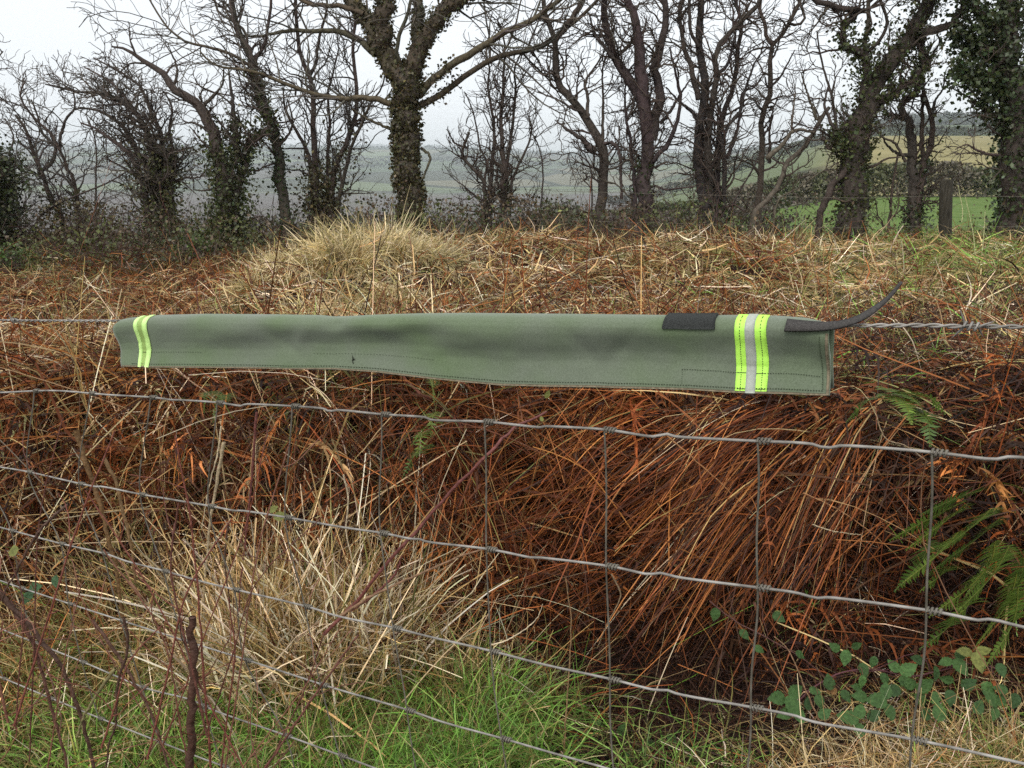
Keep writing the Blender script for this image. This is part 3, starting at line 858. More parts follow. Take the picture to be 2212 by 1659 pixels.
make_tree('slim_tree', 'slim dark trunk standing between the bent ivy tree and the clustered stems', 'tree', 11.2, [
 (c1, [(1835,1450),(1810,1250),(1795,1080),(1780,900),(1745,800),(1700,690),(1650,540),(1620,400),(1590,290),(1530,200),(1500,60),(1490,0)], 78, 16, .05, 1),
 (c1, [(1745,800),(1690,740),(1640,640),(1560,560),(1520,440)], 26, 7, .2, 1.3),
 (c1, [(1620,400),(1690,300),(1720,180),(1740,40)], 22, 10, -.2, 1.2),
 (c1, [(1590,290),(1560,180),(1420,90),(1380,0)], 18, 8, .2, 1.2),
 (c1, [(1780,950),(1850,870),(1880,780),(1850,640)], 20, 7, .2, 1.2),
 ], twig=(30, 5.0, 5.0), tw_len=(.4, 1.0), wig=.27, ivy=((0, 420, .12, .2, .42), (0, 300, .2, .0, .15)))
make_tree('stem_cluster_tree', 'cluster of slender upright stems rising from a dark ivy heap close to the ash', 'tree', 11.6, [
 (c1, [(2020,1440),(2000,1080),(1950,920),(1880,800),(1830,690),(1820,560)], 50, 10, .1, 1.1),
 (c1, [(2050,1440),(2030,1100),(2020,850),(2010,620),(1990,480),(1930,350),(1910,180),(1900,0)], 52, 20, -.08, 1.1),
 (c1, [(1990,490),(2030,400),(2050,250),(2090,100),(2100,0)], 22, 9, .1, 1.2),
 (c2, [(-60,1440),(-40,1100),(40,930),(90,760),(110,620),(90,430),(80,280),(110,100),(130,0)], 44, 10, .1, 1.1),
 (c2, [(-20,1400),(60,1000),(130,820),(190,680),(270,560),(300,420)], 36, 8, -.1, 1.2),
 (c1, [(2100,1400),(2110,1000),(2120,800),(2110,600),(2150,440),(2180,300)], 36, 8, .2, 1.2),
 (c1, [(1900,620),(1890,540),(1760,480),(1700,380)], 14, 6, .2, 1.2),
 ], twig=(30, 4.5, 4.5), tw_len=(.4, 1.0), wig=.24, up=.12, t0=.34, twig_col=(.075, .062, .052),
 ivy=((0, 1000, .5, 0, .45), (1, 900, .45, 0, .3), (3, 900, .5, 0, .32), (5, 600, .4, 0, .35)), ivy_col=(.08, .07, .03))
# between the ash and the next big trunks
make_tree('coppiced_tree', 'thin many stemmed coppiced tree under the grey arching ash boughs', 'tree', 11.4, [
 (c2, [(925,1400),(930,1200),(905,1140),(830,1060),(790,1000),(800,930),(830,850)], 44, 14, -.15, .8),
 (c2, [(960,1400),(970,1150),(985,980),(995,830),(975,700),(950,560),(960,440),(930,330)], 40, 9, .1, 1.2),
 (c2, [(1040,1400),(1055,1100),(1040,900),(1035,720),(1050,580),(1055,430),(1060,280),(1020,150)], 46, 9, -.05, 1.2),
 (c2, [(1060,1300),(1075,1050),(1100,900),(1115,740),(1130,580),(1120,450),(1170,330)], 40, 9, .12, 1.2),
 (c2, [(1090,1400),(1105,1180),(1140,1080),(1180,1000),(1230,860),(1220,760)], 36, 8, -.1, 1),
 (c2, [(930,1180),(950,1060),(900,950),(880,830),(850,700),(800,590)], 24, 7, .15, 1.1),
 (c2, [(1290,1380),(1305,1100),(1280,950),(1230,850)], 18, 7, .1, 1),
 (c2, [(820,950),(740,920),(690,830)], 16, 6, .1, 1.2),
 ], twig=(34, 5.0, 5.5), tw_len=(.3, .8), wig=.30, up=.10, ivy=((1, 160, .25, 0, .3), (3, 400, .2, 0, .4)))
make_tree('leaning_tree', 'crooked dark trunk leaning towards the ash with a stub of broken boughs', 'tree', 11.0, [
 (c2, [(1685,1420),(1690,1220),(1700,1060),(1680,930),(1640,850),(1600,770),(1530,680),(1460,610),(1410,520),(1385,420),(1385,260),(1330,130),(1310,0)], 78, 26, .04, .9),
 (c2, [(1690,930),(1690,800),(1690,620),(1690,440),(1720,330)], 22, 7, .15, 1.1),
 (c2, [(1690,920),(1760,925),(1800,1020),(1812,1280)], 24, 18, -.15, .3),
 (c2, [(1640,960),(1590,945),(1570,900),(1500,860),(1420,800),(1380,770)], 44, 6, -.15, 1.1),
 (c2, [(1560,720),(1480,690),(1400,640),(1320,610),(1270,580)], 18, 6, -.2, 1.2),
 (c2, [(1590,760),(1590,620),(1580,520),(1640,430),(1700,330)], 26, 7, .1, 1.2),
 (c2, [(1385,260),(1440,180),(1500,100),(1560,0)], 40, 20, -.1, 1.0),
 (c2, [(1410,500),(1360,470),(1300,480),(1210,400)], 16, 6, .1, 1.2),
 (c2, [(1620,1260),(1610,1080),(1570,1020),(1500,980),(1420,1000)], 16, 6, .1, 1.0),
 ], twig=(34, 5.0, 5.5), tw_len=(.35, .9), wig=.33)
make_tree('twin_trunk_tree', 'thick dark trunk dividing into several rough upright boughs', 'tree', 10.8, [
 (c2, [(1960,1430),(1965,1200),(1985,1020),(1985,850),(1965,760),(1930,640),(1880,550),(1800,430),(1740,300),(1710,180),(1700,0)], 120, 26, .04, .9),
 (c2, [(1990,900),(1955,700),(1930,520),(1930,400),(1915,250),(1905,130),(1850,0)], 85, 50, -.06, .8),
 (c2, [(2000,900),(2030,760),(2060,640),(2040,520),(2010,440),(2060,320),(2085,180),(2095,0)], 70, 24, .1, 1),
 (c2, [(2010,1040),(2060,980),(2110,920),(2160,800),(2190,640),(2160,480),(2120,300)], 34, 10, -.12, 1.1),
 (c2, [(1900,1400),(1890,1150),(1875,960),(1845,800),(1830,680),(1840,520),(1880,420)], 38, 8, .12, 1.1),
 (c2, [(1850,760),(1880,700),(1900,600),(1960,480)], 18, 7, .1, 1.2),
 (c2, [(1760,380),(1700,300),(1640,220),(1600,80)], 26, 9, .15, 1.2),
 (c2, [(1990,1230),(2100,1220),(2280,1200)], 20, 10, -.2, .4),
 (c2, [(2060,790),(2140,690),(2180,620),(2260,500)], 26, 8, -.1, 1.1),
 ], bark=np.array([.058, .044, .040]), twig=(38, 5.0, 5.5), tw_len=(.35, .95), wig=.33, ivy=((0, 300, .12, 0, .3), (4, 120, .12, .0, .3)))
make_tree('multi_stem_tree', 'broad tree of five or six dark stems spreading from a single bramble covered foot', 'tree', 11.0, [
 (c3, [(160,1440),(145,1250),(120,1000),(130,800),(150,640),(150,420),(120,280),(140,120),(130,0)], 90, 40, .04, .9),
 (c3, [(190,1440),(190,1100),(185,850),(205,640),(240,470),(220,360),(290,240),(380,150),(470,60),(510,0)], 60, 28, -.08, .9),
 (c3, [(230,1440),(245,1050),(270,750),(330,600),(365,450),(370,300),(400,160),(350,0)], 56, 14, .1, 1),
 (c3, [(280,1440),(285,1050),(275,900),(330,780),(390,720),(410,600),(460,460),(500,370),(560,310)], 44, 9, -.1, 1.1),
 (c3, [(300,1020),(350,900),(385,760),(400,600),(480,560),(540,470)], 26, 8, .15, 1.1),
 (c3, [(110,760),(60,700),(0,660),(-90,560)], 26, 7, -.15, 1.1),
 (c3, [(120,640),(80,520),(70,420),(20,280),(0,120),(20,0)], 36, 14, .1, 1.1),
 (c3, [(120,300),(70,200),(60,80),(60,0)], 24, 14, -.1, 1.1),
 (c3, [(240,480),(300,420),(330,320),(360,200)], 24, 9, .12, 1.1),
 (c3, [(300,1430),(380,1240),(460,1100),(500,1020)], 18, 8, -.2, .8),
 ], bark=np.array([.062, .048, .044]), twig=(36, 5.0, 5.5), tw_len=(.35, .95), wig=.33, ivy=((0, 260, .2, 0, .25), (3, 260, .2, 0, .3)))
make_tree('knotted_tree', 'single knotted upright trunk next to the pale leaning dead branch', 'tree', 11.3, [
 (c3, [(505,1350),(510,1150),(530,980),(535,850),(510,760),(545,690),(585,610),(580,470),(580,370),(595,280),(660,220),(710,140),(740,60),(770,0)], 50, 20, .04, .9),
 (c3, [(595,290),(555,230),(545,150),(510,60),(520,0)], 26, 14, .12, 1.1),
 (c3, [(580,560),(640,500),(680,430),(740,320)], 16, 6, -.2, 1.2),
 (c3, [(700,150),(760,160),(800,120),(780,40)], 18, 8, .15, 1.2),
 (c3, [(540,870),(580,800),(600,700),(640,600)], 16, 6, .2, 1.2),
 (c3, [(570,1050),(580,950),(575,840),(600,740)], 24, 8, -.15, 1.1),
 ], twig=(32, 5.0, 5.0), tw_len=(.3, .85), wig=.34)
make_tree('fallen_bough', 'pale dead bough leaning across from the ground to the big ivy trunk', 'dead branch', 10.6, [
 (c3, [(480,1380),(560,1290),(640,1170),(690,1040),(740,1000),(790,960),(840,880),(900,780),(960,690)], 44, 22, .05, .35),
 (c3, [(560,1010),(620,970),(680,900),(720,850),(780,835),(850,850)], 34, 14, -.1, .6),
 (c3, [(880,770),(840,660),(800,540),(780,470)], 22, 8, .1, .8),
 (c3, [(720,850),(720,780),(740,600)], 16, 8, .1, .8),
 (c3, [(620,1320),(760,1210),(900,1110),(1010,1050)], 16, 6, -.2, .8),
 ], bark=np.array([.11, .092, .07]), twig=(24, 4.0, 4.0), tw_len=(.3, .7), wig=.3, group=None)
make_tree('ivy_trunk_tree', 'massive dark trunk smothered in ivy, leaning uphill behind the strap end', 'tree', 10.4, [
 (c3, [(1110,1440),(1115,1250),(1110,1080),(1130,900),(1170,720),(1230,560),(1330,440),(1420,330),(1500,200),(1560,90),(1590,-10)], 190, 80, .03, .5),
 (c3, [(1180,640),(1200,480),(1200,380),(1150,320),(1055,285),(1055,180),(1110,110),(1165,70),(1080,60),(960,30),(850,-10)], 60, 18, -.06, 1),
 (c3, [(1270,680),(1350,610),(1440,560),(1530,470),(1565,380),(1540,240)], 60, 34, .1, .8),
 (c3, [(1540,215),(1640,195),(1740,160),(1790,90),(1840,10)], 56, 24, -.1, .9),
 (c3, [(1130,980),(1030,960),(1000,860),(960,760),(930,680),(950,560)], 40, 10, -.1, 1),
 (c3, [(900,1400),(950,1260),(1010,1160),(1080,1090)], 40, 46, -.1, .3),
 (c3, [(1000,880),(960,960),(920,880),(900,790)], 22, 8, .1, 1),
 (c3, [(1210,460),(1190,300),(1210,160),(1210,0)], 34, 18, .15, 1.1),
 (c3, [(1210,330),(1300,240),(1330,130),(1290,0)], 24, 12, -.12, 1.1),
 (c3, [(1010,860),(980,640),(940,500),(900,350),(880,200)], 22, 8, .15, 1.2),
 (c3, [(1200,1080),(1260,1060),(1330,1020),(1420,1010)], 20, 7, -.2, .8),
 (c3, [(1450,1040),(1380,920),(1300,880),(1240,800)], 20, 8, -.1, .8),
 ], twig=(34, 5.0, 5.5), tw_len=(.35, .9), wig=.33, group='hedgerow trees',
 ivy=((0, 1300, .12, .0, .3), (0, 2600, .28, .28, 1), (1, 450, .24, 0, .35), (2, 450, .22, .0, .9), (4, 300, .2, 0, .5), (7, 200, .2, 0, .3)), ivy_col=(.058, .068, .022))
make_tree('crooked_tree', 'crooked pair of trunks joined low down just before the square wooden post', 'tree', 11.0, [
 (c3, [(1500,1420),(1505,1250),(1495,1050),(1480,900),(1465,780),(1420,690),(1450,640),(1510,590),(1540,520),(1560,420),(1545,300),(1555,220)], 80, 30, .04, .6),
 (c3, [(1520,1350),(1550,1150),(1590,1000),(1620,860),(1610,740),(1580,650),(1560,560)], 60, 22, -.05, .8),
 (c3, [(1560,1050),(1555,850),(1560,660),(1565,500)], 30, 14, .1, .9),
 (c3, [(1610,740),(1640,650),(1690,570),(1700,480)], 18, 7, -.1, 1.1),
 (c3, [(1600,460),(1620,360),(1670,270),(1640,200)], 20, 8, .1, 1.1),
 (c3, [(1480,1000),(1400,990),(1330,930),(1300,870)], 26, 8, -.12, 1),
 (c3, [(1345,1420),(1360,1250),(1385,1080),(1400,990)], 22, 12, -.1, .5),
 ], twig=(28, 4.5, 5.0), tw_len=(.3, .75), wig=.33, ivy=((0, 500, .22, 0, .25), (1, 200, .16, .2, .6), (6, 120, .2, 0, .2)))
# the evergreen mass at the end of the row
ev = make_tree('evergreen_tree', 'dense ivy smothered evergreen tree at the end of the row by the post', 'tree', 10.2, [
 (c3, [(2160,1450),(2160,1250),(2170,1000),(2170,800),(2130,600),(2100,420),(2110,200),(2120,0)], 210, 90, .03, .3),
 (c3, [(2140,640),(2020,560),(1900,500),(1780,450)], 50, 12, -.1, .8),
 (c3, [(2120,420),(2000,330),(1880,270),(1780,210)], 50, 12, .15, .8),
 (c3, [(2110,250),(2000,150),(1920,70),(1860,-10)], 50, 20, -.1, .8),
 (c3, [(2180,560),(2280,400),(2380,220),(2440,0)], 60, 30, .1, .6),
 (c3, [(2080,1000),(1980,990),(1900,960),(1840,930),(1770,960)], 22, 6, -.15, 1),
 (c3, [(2110,860),(2000,720),(1880,640),(1790,590),(1740,560)], 26, 6, .1, 1),
 ], twig=(30, 4.5, 5.0), tw_len=(.3, .8), wig=.3,
 ivy=((0, 2000, .20, .0, .42), (0, 3000, .80, .42, .95), (1, 1300, .34, .1, 1), (2, 1500, .42, .1, 1), (3, 1400, .45, .1, 1), (4, 1500, .6, .1, 1), (6, 350, .22, 0, .6)),
 ivy_col=(.055, .072, .028), ivy_size=.052)
make_tree('ivy_bush', 'dark ivy covered stub at the far end of the row, cut by the picture edge', 'tree', 10.8, [
 (c1, [(-60,1500),(-50,1300),(-40,1150),(-30,1010)], 160, 90, 0, .8),
 (c1, [(30,1450),(40,1250),(70,1080),(60,980)], 60, 14, .05, 1),
 ], twig=(40, 5.0, 5.0), tw_len=(.3, .7), ivy=((0, 3600, .50, 0, 1), (1, 1300, .36, 0, .9)), ivy_col=(.045, .052, .02))
make_tree('edge_tree', 'pale fine twigged tree beyond the dark stub, mostly out of the picture', 'tree', 14.0, [
 (c1, [(-330,1350),(-320,1000),(-290,700),(-260,450),(-250,200)], 70, 20, .03, .6),
 (c1, [(-300,760),(-200,600),(-110,480),(-40,400),(20,330)], 26, 7, -.05, 1.2),
 (c1, [(-270,520),(-180,400),(-90,320),(0,260)], 24, 7, .1, 1.2),
 ], twig=(26, 4.5, 5.0), tw_len=(.4, .9), twig_col=(.10, .085, .075))

# ------------------------------------------------------------------ the square post on the right and its wires
pb = at(2050, 478, 9.0)
pz = float(height(pb[0], 9.0))
post = thing('wooden_post', 'squat dark weathered wooden fence post in front of the green field', 'post', (pb[0], 9.0, pz))
top = at(2050, 388, 9.0)[2]
gg = Geo(); hw = 0.066; rows = []
prof = [(pz - .4, hw), (pz, hw), (pz + .2, hw * 1.01), (pz + (top - pz) * .6, hw), (top - .012, hw), (top, hw * .93)]
for z, w in prof:
    ring = []
    for k in range(16):
        a = k * 2 * pi / 16 + pi / 16
        s = w / max(abs(cos(a)), abs(sin(a)), .78 * (abs(cos(a)) + abs(sin(a))))
        jx = 0.0015 * sin(k * 3.1 + z * 9)
        ring.append((pb[0] + cos(a) * s + jx - (z - pz) * .11, 9.0 + sin(a) * s + jx, z))
    rows.append(ring)
V = np.array(rows).reshape(-1, 3); i = np.arange(len(prof) * 16).reshape(len(prof), 16)
q = np.stack([i[:-1], np.roll(i[:-1], -1, 1), np.roll(i[1:], -1, 1), i[1:]], -1).reshape(-1, 4)
V = np.vstack([V, [[pb[0] - (top - pz) * .11, 9.0, top + .003]]])
tcap = [(i[-1][k], i[-1][(k + 1) % 16], len(V) - 1) for k in range(16)]
gg.add(V, q, tcap)
M_WOOD = mat_noise('weathered_wood', (.024, .021, .015), (.06, .052, .038), 14, .9, .2, .6, 0, 6, (6, 6, .6))
gg.build('post_shaft', M_WOOD, post, False, (pb[0], 9.0, pz))
fw = thing('field_wire', 'thin fence wires stretched past the squat post along the field', 'fence wire', (pb[0] - 2, 9.08, pz + .5))
for z in (.30, .62):
    P = spline([(pb[0] - 4.5, 9.5, pz + z + .05), (pb[0] - 1.2, 9.15, pz + z - .02), (pb[0], 9.07, pz + z), (pb[0] + 3, 9.0, pz + z - .03)], 40)
    tube_one('line_wire', P, 0.0022, 5, M_STAY, fw, P[20])

# ------------------------------------------------------------------ hedges, bushes and woods further off
def leaf_mass(P, size, col, name, mat=None, parent=None, loc=None):
    gg = Geo(); leaves(gg, P, size, col, .3)
    return gg.build(name, mat or M_LEAF, parent, False, loc)
def hedge(name, label, x0, y0, x1, y1, hgt, dep, n, size, cols, wild=.35, seed=0):
    t = R.uniform(0, 1, n); x = x0 + (x1 - x0) * t; y = y0 + (y1 - y0) * t
    hh = hgt * (1 + wild * 2 * fbm(t * abs(x1 - x0) / hgt / 1.6, t * 0, 60 + seed, 3))
    z = R.uniform(0, 1, n) ** .75 * hh
    wdt = dep * (1.1 - .5 * z / hgt)
    px = x + R.normal(size=n) * .15 * hgt; py = y + R.uniform(-1, 1, n) * wdt * .5
    P = np.stack([px, py, height(px, py) + z], -1)
    cidx = np.clip((vnoise(px / hgt / 1.8, py / hgt, 71 + seed) * len(cols)).astype(int), 0, len(cols) - 1)
    col = np.array(cols)[cidx] * np.exp(R.normal(size=(n, 1)) * .25)
    o = leaf_mass(P, R.uniform(.6, 1.3, n) * size, col, name, loc=P.mean(0))
    # stems inside
    return tag(o, label, 'hedge')
BR = [(.13, .105, .072), (.105, .11, .05), (.135, .115, .078), (.095, .11, .048)]
hedge('hedge', 'long low hedge at the far edge of the green field', 2, 49.5, 70, 47.5, 1.75, 1.8, 42000, .19, BR, .3, 1)
hedge('hedge', 'dark hedge line along the top of the tan field', 36, 318, 230, 312, 3.6, 3.5, 9000, .8, [(.04, .05, .022), (.05, .05, .03)], .5, 2)
hedge('hedge', 'brown scrub hedge at the foot of the valley beyond the twisted trees', -12, 34, 8, 40, 1.0, 2.0, 6000, .15, [(.10, .075, .06), (.07, .06, .035), (.12, .09, .08)], .5, 3)
for k, (x0, y0, x1, y1, lab) in enumerate([(-700, 1500, 400, 1350, 'lowest far hedge line across the hazy hillside'), (-900, 1850, 300, 1900, 'higher far hedge line across the hazy hillside'),
                                      (-1400, 1150, -150, 1250, 'far hedge line where the valley floor meets the hill')]):
    hedge('hedge', lab, x0, y0, x1, y1, 7, 8, 3500, 3.2, [(.035, .042, .025), (.05, .05, .035)], .8, 10 + k)
def wood(name, label, x0, x1, y0, y1, n, hh, seed):
    px = R.uniform(x0, x1, n); py = R.uniform(y0, y1, n)
    hz_ = hh * (.6 + .8 * vnoise(px / 14, py / 14, seed))
    P = np.stack([px, py, height(px, py) + R.uniform(.1, 1, n) * hz_], -1)
    o = leaf_mass(P, R.uniform(.6, 1.3, n) * 3.4, jit((.035, .045, .03), n, .3), name, loc=P.mean(0))
    return tag(o, label, 'wood', None, 'stuff')
wood('far_wood', 'hazy wood crowning the hill above the tan field', 330, 620, 690, 800, 9000, 9, 3)
wood('far_wood', 'hazy wooded crest of the valley hill', -1500, 500, 2450, 2620, 9000, 11, 5)
def bush(name, label, dx, dy, Y, w, hgt, n, size, col, group='bushes along the field edge'):
    b = at(dx, dy, Y); gz = float(height(b[0], Y))
    root = thing(name, label, 'bush', (b[0], Y, gz), group)
    d = unit(R.normal(size=(n, 3))) * (R.uniform(0, 1, n) ** .45)[:, None]
    lump = .75 + .5 * vnoise(d[:, 0] * 2.2 + dx, d[:, 2] * 2.2, 33)
    P = np.array([b[0], Y, gz + hgt * .45]) + d * lump[:, None] * np.array([w / 2, w / 2.2, hgt * .6])
    P[:, 2] = np.maximum(P[:, 2], gz)
    leaf_mass(P[::2], R.uniform(.5, 1.2, len(P[::2])) * size * .8, jit(col, len(P[::2]), .3, .08), 'crown', parent=root, loc=(b[0], Y, gz))
    ns = 26
    S = np.array([b[0], Y, gz - .05]) + R.normal(size=(ns, 3)) * np.array([.08, .08, 0]) * w
    B, Rr = walk_branches(S, R.normal(size=(ns, 3)) * .5 + np.array([0, 0, 1]), R.uniform(.5, .95, ns) * hgt, np.full(ns, .012 * hgt + .004), .004, 7, .2, .05)
    gg = Geo(); tubes(gg, B, Rr, 5, jit(BARK * 1.5, ns, .2))
    S2_, D2, L2, pr2, t2 = spawn(B, Rr, 420, .12 * hgt, .5 * hgt, (25, 65), .2)
    B2, R2 = walk_branches(S2_, D2, L2, np.clip(pr2 * .6, .0035, .006), .002, 6, .25, .04); tubes(gg, B2, R2, 3, jit(BARK * 1.7, 420, .2))
    gg.build('stems', M_TWIG, root, True, (b[0], Y, gz))
bush('gorse_bush', 'rounded dark bush between the coppiced tree and the leaning trunk', 1215, 425, 24, 1.25, 1.15, 2600, .085, (.055, .052, .032))
bush('gorse_bush', 'low olive bush in front of the coppiced tree', 1150, 478, 13.5, 1.3, .75, 2200, .055, (.065, .075, .02))
bush('gorse_bush', 'yellowish bush at the foot of the leaning trunk', 1265, 470, 16, 1.2, .5, 1500, .06, (.085, .085, .03))
bush('gorse_bush', 'small green bush between the hawthorn and the bent ivy tree', 415, 500, 9.8, .55, .42, 1200, .045, (.07, .10, .025))
bush('gorse_bush', 'green patch of low bush under the dark stub', 15, 520, 9.3, .5, .36, 1200, .045, (.08, .12, .03))
bush('gorse_bush', 'rusty bush under the sparse thorn tree', 190, 470, 11.2, 1.5, .75, 2600, .055, (.095, .07, .03))
bush('gorse_bush', 'brown scrubby bush beside the single knotted trunk', 1640, 440, 14, 2.4, .75, 2400, .07, (.085, .062, .042))
# ------------------------------------------------------------------ dead bracken, dry grass and green grass
STRAW, RUST, OLIVE, GREEN, DARK, PALE = range(6)
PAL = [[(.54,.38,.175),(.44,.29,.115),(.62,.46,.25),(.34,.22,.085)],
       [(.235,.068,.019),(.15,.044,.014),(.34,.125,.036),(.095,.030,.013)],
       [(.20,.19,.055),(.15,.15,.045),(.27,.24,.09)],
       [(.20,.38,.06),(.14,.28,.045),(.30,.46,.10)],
       [(.050,.022,.014),(.032,.016,.012),(.085,.038,.02)],  # wet dark browns, also carrying the shade of the voids in blade colour
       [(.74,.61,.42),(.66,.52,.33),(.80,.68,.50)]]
# soft patches of each kind: (x, y, sx, sy) on the measured copy of the photograph, then weights straw, rust, olive, green, dark (also painting shade in the hollows), pale
PATCH = [
 ((260, 610, 330, 70), (.5, 2.6, .7, .0, .8, .15)),
 ((60, 560, 110, 40), (.8, 1.0, 1.5, .5, .2, .1)),
 ((760, 580, 160, 90), (3.2, .25, 1.0, .0, .1, 1.0)),
 ((1150, 610, 260, 80), (1.7, 2.0, .5, .0, .9, .6)),
 ((1500, 590, 240, 70), (1.6, 1.8, 1.0, .05, .8, .5)),
 ((1820, 610, 150, 70), (1.8, .5, 2.0, .1, .2, .5)),
 ((2100, 570, 150, 60), (1.0, .5, 2.4, 1.2, .2, .2)),
 ((2000, 505, 260, 22), (.6, 2.2, 1.3, .2, .6, .1)),
 ((1250, 500, 200, 22), (.6, 2.0, .9, .2, .6, .1)),
 ((200, 800, 260, 110), (1.2, 2.6, .6, .0, .8, .35)),
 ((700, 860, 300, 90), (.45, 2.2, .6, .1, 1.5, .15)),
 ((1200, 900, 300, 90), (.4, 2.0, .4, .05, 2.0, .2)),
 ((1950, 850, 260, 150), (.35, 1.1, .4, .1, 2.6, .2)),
 ((200, 1150, 260, 170), (.9, 1.9, .6, .1, 1.5, .25)),
 ((600, 1050, 260, 110), (.9, 2.0, .5, .05, 1.4, .3)),
 ((640, 1330, 190, 120), (3.0, .9, .9, .1, .3, 1.0)),
 ((120, 1480, 230, 130), (1.0, .8, 2.0, .8, .4, .2)),
 ((450, 1580, 240, 100), (1.0, .4, 2.2, 1.6, .2, .2)),
 ((900, 1580, 260, 90), (.6, .15, 1.4, 3.2, .0, .1)),
 ((980, 1470, 120, 40), (2.4, .6, .9, .2, .2, .6)),
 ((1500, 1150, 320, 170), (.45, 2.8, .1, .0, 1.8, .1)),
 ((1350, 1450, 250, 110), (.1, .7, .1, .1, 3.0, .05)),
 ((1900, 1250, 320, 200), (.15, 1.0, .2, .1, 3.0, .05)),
 ((1950, 1640, 260, 60), (3.0, .5, 1.4, .3, .1, .7)),
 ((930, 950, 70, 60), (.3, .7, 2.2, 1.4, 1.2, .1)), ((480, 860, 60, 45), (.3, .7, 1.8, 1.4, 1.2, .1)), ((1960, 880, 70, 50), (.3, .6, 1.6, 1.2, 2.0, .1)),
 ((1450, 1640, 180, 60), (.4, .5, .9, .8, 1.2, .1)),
]
PC = np.array([p[0] for p in PATCH], float); PW = np.array([p[1] for p in PATCH], float)
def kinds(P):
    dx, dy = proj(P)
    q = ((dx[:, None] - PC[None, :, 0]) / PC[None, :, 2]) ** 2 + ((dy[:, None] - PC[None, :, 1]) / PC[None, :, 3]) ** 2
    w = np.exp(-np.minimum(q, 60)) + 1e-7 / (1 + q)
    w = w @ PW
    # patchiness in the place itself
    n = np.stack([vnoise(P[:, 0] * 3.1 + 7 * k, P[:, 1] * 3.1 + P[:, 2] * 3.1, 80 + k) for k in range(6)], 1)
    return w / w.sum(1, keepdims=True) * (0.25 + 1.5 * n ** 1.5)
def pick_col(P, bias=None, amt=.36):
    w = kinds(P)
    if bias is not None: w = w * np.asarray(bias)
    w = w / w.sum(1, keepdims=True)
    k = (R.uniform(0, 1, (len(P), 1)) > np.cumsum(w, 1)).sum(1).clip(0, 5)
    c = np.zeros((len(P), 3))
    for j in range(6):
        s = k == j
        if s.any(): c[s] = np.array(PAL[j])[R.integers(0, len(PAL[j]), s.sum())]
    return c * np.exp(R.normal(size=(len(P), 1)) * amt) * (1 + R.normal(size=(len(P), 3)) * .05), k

def roots_plateau(n, ymin=2.3, ymax=11.0, p=1.0):
    """scattered over the bank top, thinning out with distance"""
    u = R.uniform(0, 1, n)
    if p == 1.0: y = ymin * (ymax / ymin) ** u
    else: y = (ymin ** (1 - p) + u * (ymax ** (1 - p) - ymin ** (1 - p))) ** (1 / (1 - p))
    x = R.uniform(-1, 1, n) * (0.74 * y + .35)
    return np.stack([x, y, height(x, y)], 1)
def roots_face(n, x0=-1.9, x1=1.75, f0=-.08, f1=1.25):
    x = R.uniform(x0, x1, n); f = R.uniform(f0, f1, n)
    y = bank_edge(x) + f * .48
    return np.stack([x, y, height(x, y)], 1)
def roots_low(n, y0=1.25, y1=2.2, x0=-1.9, x1=1.5):
    x = R.uniform(x0, x1, n); y = R.uniform(y0, y1, n)
    ok = y < bank_edge(x) + .12
    x, y = x[ok], y[ok]
    return np.stack([x, y, height(x, y)], 1)
def wid(P, k=.0011, lo=.0016, hi=.008):
    return np.clip(k * 1.3 * P[:, 1], lo * 1.3, hi) * R.uniform(.55, 1.4, len(P))

dead = Geo(); brk = Geo(); grn = Geo()

# 1 matted litter everywhere
def litter(P, lmin, lmax, lift, up, bias=None, g=dead, wk=.0011):
    n = len(P)
    c, k = pick_col(P, bias)
    D = R.normal(size=(n, 3)); D[:, 2] = np.abs(D[:, 2]) * up + .05
    P = P + np.stack([np.zeros(n), np.zeros(n), R.uniform(-.01, 1, n) * lift], 1)
    L = R.uniform(lmin, lmax, n) * np.clip(.75 + P[:, 1] * .10, .8, 1.5)
    ribbons(g, P, D, L, wid(P, wk), R.uniform(.0, .7, n), R.normal(size=n) * .35, 4, c, kink=.45)
def clumped(P, s, a, b, seed):
    m = vnoise(P[:, 0] * s, (P[:, 1] + P[:, 2]) * s, seed) * .65 + vnoise(P[:, 0] * s * 2.7, (P[:, 1] + P[:, 2]) * s * 2.7, seed + 1) * .35
    return bare(P[R.uniform(0, 1, len(P)) < sstep(a, b, m) + .06])
BARE = [(1390, 1470, 400, 190, .96), (1560, 1400, 200, 90, .7), (1135, 1015, 75, 75, .85), (1700, 985, 90, 45, .6), (760, 1030, 70, 45, .55), (1880, 1130, 110, 60, .6), (1240, 880, 90, 30, .5), (330, 900, 80, 40, .45), (2150, 800, 80, 60, .5), (1900, 1300, 260, 110, .7), (1960, 910, 170, 75, .75), (900, 1330, 70, 60, .6), (1080, 1310, 120, 60, .6), (1700, 1600, 120, 60, .8), (240, 1170, 90, 90, .45)]
def bare(P):
    return P[~in_void(P)]
def in_void(P):
    dx, dy = proj(P); k = np.zeros(len(P))
    for (a, b, c, d, w) in BARE: k = np.maximum(k, w * np.exp(-(((dx - a) / c) ** 2 + ((dy - b) / d) ** 2) ** 2))
    return R.uniform(0, 1, len(P)) <= k
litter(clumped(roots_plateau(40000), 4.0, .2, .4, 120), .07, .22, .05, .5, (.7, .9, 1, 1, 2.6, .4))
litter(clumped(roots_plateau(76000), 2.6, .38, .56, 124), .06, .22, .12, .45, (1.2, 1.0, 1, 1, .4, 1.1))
litter(clumped(roots_face(52000), 5.0, .30, .6, 130), .05, .20, .07, .40, (.35, .45, .6, .6, 4.0, .2))  # wet lower litter, mostly dark: shade of the gaps put into its colour
litter(clumped(roots_face(34000), 3.6, .46, .66, 140), .06, .24, .14, .5, (1, 1.3, 1, 1, .5, 1.3))
